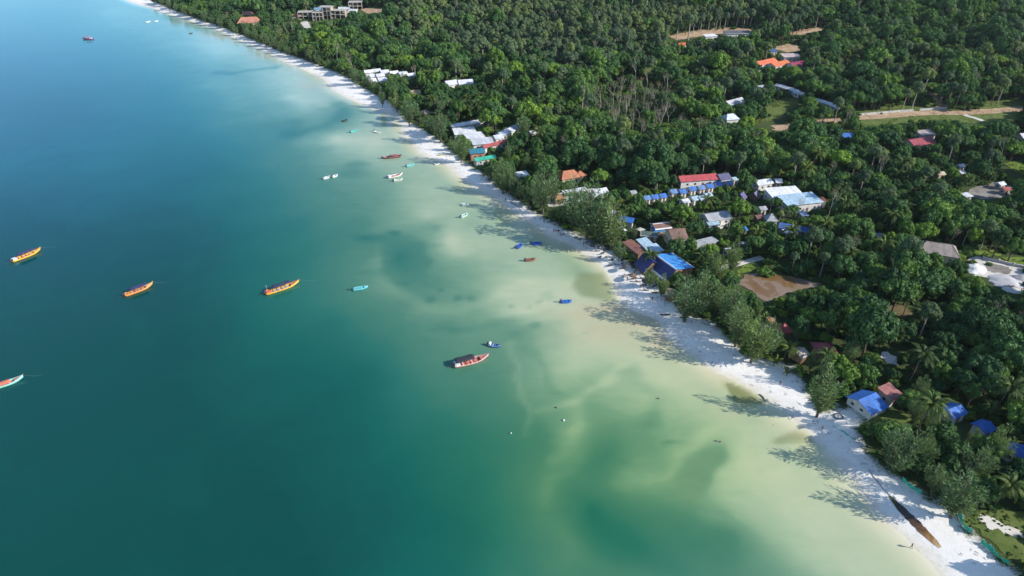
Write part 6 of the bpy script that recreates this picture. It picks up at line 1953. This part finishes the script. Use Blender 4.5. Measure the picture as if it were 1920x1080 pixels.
LAND = [(1630, 750, 'near blue gabled house'), (1790, 768, 'white bungalow with blue roof'), (1845, 795, 'half buried blue roof'), (1905, 840, 'blue roof cut by the photo edge'), (1550, 644, 'dark red pyramid roof'),
        (1500, 656, 'pale thatched hut on stilts'), (1470, 606, 'hidden small red hut'), (1665, 672, 'sandy clearing in the wood'), (1685, 580, 'brown clearing'), (1460, 535, 'muddy pond'), (1825, 503, 'white sand heap'), (1765, 455, 'taupe roof'),
        (1855, 474, 'bright lawn by the pole'), (1648, 438, 'grey violet hut'), (1478, 420, 'blue patched house'), (1500, 372, 'pale blue hall'), (1395, 426, 'lone small blue hut'), (1345, 400, 'pool house'), (1320, 452, 'long overgrown shed'),
        (1268, 432, 'two storey house with pale gable'), (1240, 418, 'brown roof with white stripes'), (1260, 490, 'bright blue gabled roof'), (1290, 350, 'row of blue bungalows'), (1308, 327, 'long bright red roof'), (1305, 368, 'row of pale bungalows'),
        (1855, 358, 'grey yard'), (1803, 314, 'two small white huts'), (1726, 256, 'large dark red roof'), (1890, 620, 'pale bare tree on the right'), (1740, 690, 'round wooded rise'), (1860, 700, 'deep woods at the photo edge'), (1580, 600, 'lime topped thicket'),
        (1590, 500, 'dark grove beyond the pond'), (1690, 500, 'dark grove below the taupe roof'), (1600, 420, 'grove left of the grey violet hut'), (1700, 400, 'grove above the taupe roof'), (1780, 580, 'scrub beside the brown clearing'), (1600, 340, 'grove right of the two halls'),
        (1850, 880, 'trees behind the nearest casuarina'), (1170, 400, 'tall beach grove'), (1700, 330, 'wood left of the small white huts'), (1066, 320, 'terracotta hipped roof'), (1370, 218, 'two level white house'), (1560, 228, 'dirt road'), (1200, 225, 'strip of bare trees'), (1592, 255, 'blue shelter by the road'),
        (1430, 336, 'grey roof behind the bungalows'), (890, 255, 'white complex on the beach'), (1130, 330, 'long white building by the sandy yard'), (1200, 310, 'green wood left of the red roof'), (1450, 280, 'wood below the green clearing'), (1300, 280, 'wood above the red roof'), (1650, 280, 'wood left of the dark red roof'), (1880, 270, 'dark wood at the right edge')]
def zone(u, v, s):
    d = [((u - a) ** 2 + ((v - b) * 1.3) ** 2, a, b, n) for a, b, n in LAND]
    _, a, b, n = min(d)
    du, dv = u - a, (v - b) * 1.3
    if min(abs(du), abs(dv)) > 0.45 * max(abs(du), abs(dv)):
        rel = ('below' if dv > 0 else 'above') + ' and ' + ('right of' if du > 0 else 'left of')
    else:
        rel = ('right of' if du > 0 else 'left of') if abs(du) > abs(dv) else ('below' if dv > 0 else 'above')
    if _ < 18 ** 2:
        rel = 'right beside'
    w = 'large' if s > 1.12 else ('small' if s < 0.8 else 'middling')
    return '%s broadleaf tree %s the %s' % (w, rel, n), 'broadleaf trees around the %s' % n
for i in near:
    x, y, z, s, sz_, rz, kd, u, v, zc = rec[i]
    lab, grp = zone(u, v, s)
    tree('broadleaf_tree', lab, x, y, z, (s, s, sz_), rz, crown_me[int(kd)], trunk_me[int(kd)], grp)
rest = rec[[i for i in range(len(rec)) if i not in near]]

def scatter_object(name, coll, pts, sx_, sz_, rot, idx):
    me_ = bpy.data.meshes.new(name)
    me_.vertices.add(len(pts))
    me_.vertices.foreach_set('co', np.asarray(pts, np.float32).ravel())
    a = me_.attributes.new('size', 'FLOAT_VECTOR', 'POINT')
    a.data.foreach_set('vector', np.stack([sx_, sx_, sz_], 1).astype(np.float32).ravel())
    a = me_.attributes.new('turn', 'FLOAT_VECTOR', 'POINT')
    a.data.foreach_set('vector', np.stack([np.zeros(len(rot)), np.zeros(len(rot)), rot], 1).astype(np.float32).ravel())
    a = me_.attributes.new('sort', 'INT', 'POINT')
    a.data.foreach_set('value', np.asarray(idx, np.int32))
    ob = link(bpy.data.objects.new(name, me_))
    ng = bpy.data.node_groups.new(name, 'GeometryNodeTree')
    ng.interface.new_socket('Geometry', in_out='INPUT', socket_type='NodeSocketGeometry')
    ng.interface.new_socket('Geometry', in_out='OUTPUT', socket_type='NodeSocketGeometry')
    gi, go = ng.nodes.new('NodeGroupInput'), ng.nodes.new('NodeGroupOutput')
    ci = ng.nodes.new('GeometryNodeCollectionInfo')
    ci.inputs['Collection'].default_value = coll
    ci.inputs['Separate Children'].default_value = True
    ci.inputs['Reset Children'].default_value = True
    ip = ng.nodes.new('GeometryNodeInstanceOnPoints')
    ip.inputs['Pick Instance'].default_value = True
    def at(nm, dt):
        n = ng.nodes.new('GeometryNodeInputNamedAttribute')
        n.data_type = dt
        n.inputs['Name'].default_value = nm
        return n.outputs['Attribute']
    ng.links.new(gi.outputs[0], ip.inputs['Points'])
    ng.links.new(ci.outputs[0], ip.inputs['Instance'])
    ng.links.new(at('sort', 'INT'), ip.inputs['Instance Index'])
    ng.links.new(at('size', 'FLOAT_VECTOR'), ip.inputs['Scale'])
    ng.links.new(at('turn', 'FLOAT_VECTOR'), ip.inputs['Rotation'])
    ng.links.new(ip.outputs[0], go.inputs[0])
    md = ob.modifiers.new('scatter', 'NODES')
    md.node_group = ng
    return ob
fo = scatter_object('forest', PROTO, rest[:, :3], rest[:, 3], rest[:, 4], rest[:, 5], rest[:, 6])
fo['kind'] = 'stuff'
tag(fo, 'dense green tropical forest covering the land behind the beach', 'forest')

# ------------------------------------------------------------------ undergrowth filling the gaps
bx_, by_, bz_, bgv, bu, bv, bzc, brng = scatter_points(4.0, 77, 0.5)
keep = []
for i in range(len(bx_)):
    s = float(brng.uniform(0.45, 1.15))
    if bzc[i] > 420 and brng.random() < 0.5:
        continue
    if not foot_free(bx_[i], by_[i], 1.6 * s) or shows(bx_[i], by_[i], bz_[i], 1.7 * s, 1.0 * s, 1.2 * s, 0.06):
        continue
    keep.append((bx_[i], by_[i], bz_[i] - 0.1, s * brng.uniform(.9, 1.4), s * brng.uniform(.7, 1.3), brng.uniform(0, 6.28), int(brng.integers(0, 3))))
keep = np.array(keep)
un = scatter_object('undergrowth', PROTO_B, keep[:, :3], keep[:, 3], keep[:, 4], keep[:, 5], keep[:, 6])
un['kind'] = 'stuff'
tag(un, 'low green bushes and scrub filling the gaps between trees', 'undergrowth')
PROTO_G = bpy.data.collections.new('grass_prototypes')
for i in range(3):
    PROTO_G.objects.link(bpy.data.objects.new('tuft_%d' % i, np_mesh('tuft', broad_crown(450 + i, 1.7, 0.9, 0.3, 6, 60, 0.3, M_GRASS, 0.6))))
tp = []
trng = np.random.default_rng(5)
for poly in LAWNS:
    q = np.array(poly)
    area = (q[:, 0].max() - q[:, 0].min()) * (q[:, 1].max() - q[:, 1].min())
    n = int(min(4000, area * 1.6))
    x, y = trng.uniform(q[:, 0].min(), q[:, 0].max(), n), trng.uniform(q[:, 1].min(), q[:, 1].max(), n)
    m_ = inside(q, x, y) & (fbm(x / 6.0, y / 6.0, 61) > 0.42)
    tp += list(zip(x[m_], y[m_]))
tp = np.array(tp)
tz = terr(tp[:, 0], tp[:, 1])
ts = trng.uniform(.08, .22, len(tp))
gt = scatter_object('grass_tufts', PROTO_G, np.column_stack([tp, tz]), ts, ts * trng.uniform(.6, 1.3, len(tp)), trng.uniform(0, 6.28, len(tp)), trng.integers(0, 3, len(tp)))
gt['kind'] = 'stuff'
tag(gt, 'uneven grass tufts on the open grassy ground', 'grass')

PROTO_L = bpy.data.collections.new('litter_prototypes')
for i in range(3):
    b_ = MB()
    rr = random.Random(i)
    for k in range(5):
        x, y, a_ = rr.uniform(-.5, .5), rr.uniform(-.5, .5), rr.uniform(0, 3.1)
        ln_ = rr.uniform(.15, .55)
        b_.tube([(x, y, .03), (x + ln_ * math.cos(a_), y + ln_ * math.sin(a_), .06)], [.05, .02], 4)
    o_ = bpy.data.objects.new('litter_%d' % i, b_.mesh('litter', paint((0.085, 0.065, 0.045), 0.95, 0.3, 3, name='litter')))
    PROTO_L.objects.link(o_)
lx, ly = trng.uniform(-330, 100, 60000), trng.uniform(85, 660, 60000)
lg, ls = sdist(veg, lx, ly), sdist(shore, lx, ly)
pr = np.exp(-((lg + 1.5) / 3.0) ** 2) * 0.9 + 0.5 * np.exp(-((ls - 2.6 - 1.2 * np.sin(lx * .35 + ly * .2)) / 0.45) ** 2) + 0.05
m_ = (lg < 3) & (ls > 0.8) & (trng.random(60000) < pr * (0.35 + fbm(lx / 9, ly / 9, 71)))
lx, ly = lx[m_], ly[m_]
lt = scatter_object('beach_litter', PROTO_L, np.column_stack([lx, ly, terr(lx, ly)]), trng.uniform(.35, 1.2, len(lx)), trng.uniform(.5, 1.2, len(lx)), trng.uniform(0, 6.28, len(lx)), trng.integers(0, 3, len(lx)))
lt['kind'] = 'stuff'
tag(lt, 'scattered twigs and dry leaves along the top of the white beach', 'litter')
print('LITTER', len(lx), 'TUFTS', len(tp))
print('TREES', len(rec), 'BUSHES', len(keep), 'OBJECTS', len(bpy.data.objects))

# ================================================================== thin sea haze: one box of even air round everything
hz_m = bpy.data.materials.new('haze')
hz_m.use_nodes = True
hn = hz_m.node_tree
for n in list(hn.nodes):
    hn.nodes.remove(n)
ho = hn.nodes.new('ShaderNodeOutputMaterial')
hv = hn.nodes.new('ShaderNodeVolumePrincipled')
hv.inputs['Color'].default_value = (0.80, 0.88, 1.0, 1)
hv.inputs['Density'].default_value = 0.00003
hv.inputs['Anisotropy'].default_value = 0.2
hn.links.new(hv.outputs[0], ho.inputs['Volume'])
hb = MB().box(-9400, 9600, -3400, 9600, -6.0, 136.0).build('haze', hz_m)
hb['kind'] = 'stuff'
tag(hb, 'thin pale sea haze over the whole bay', 'haze')
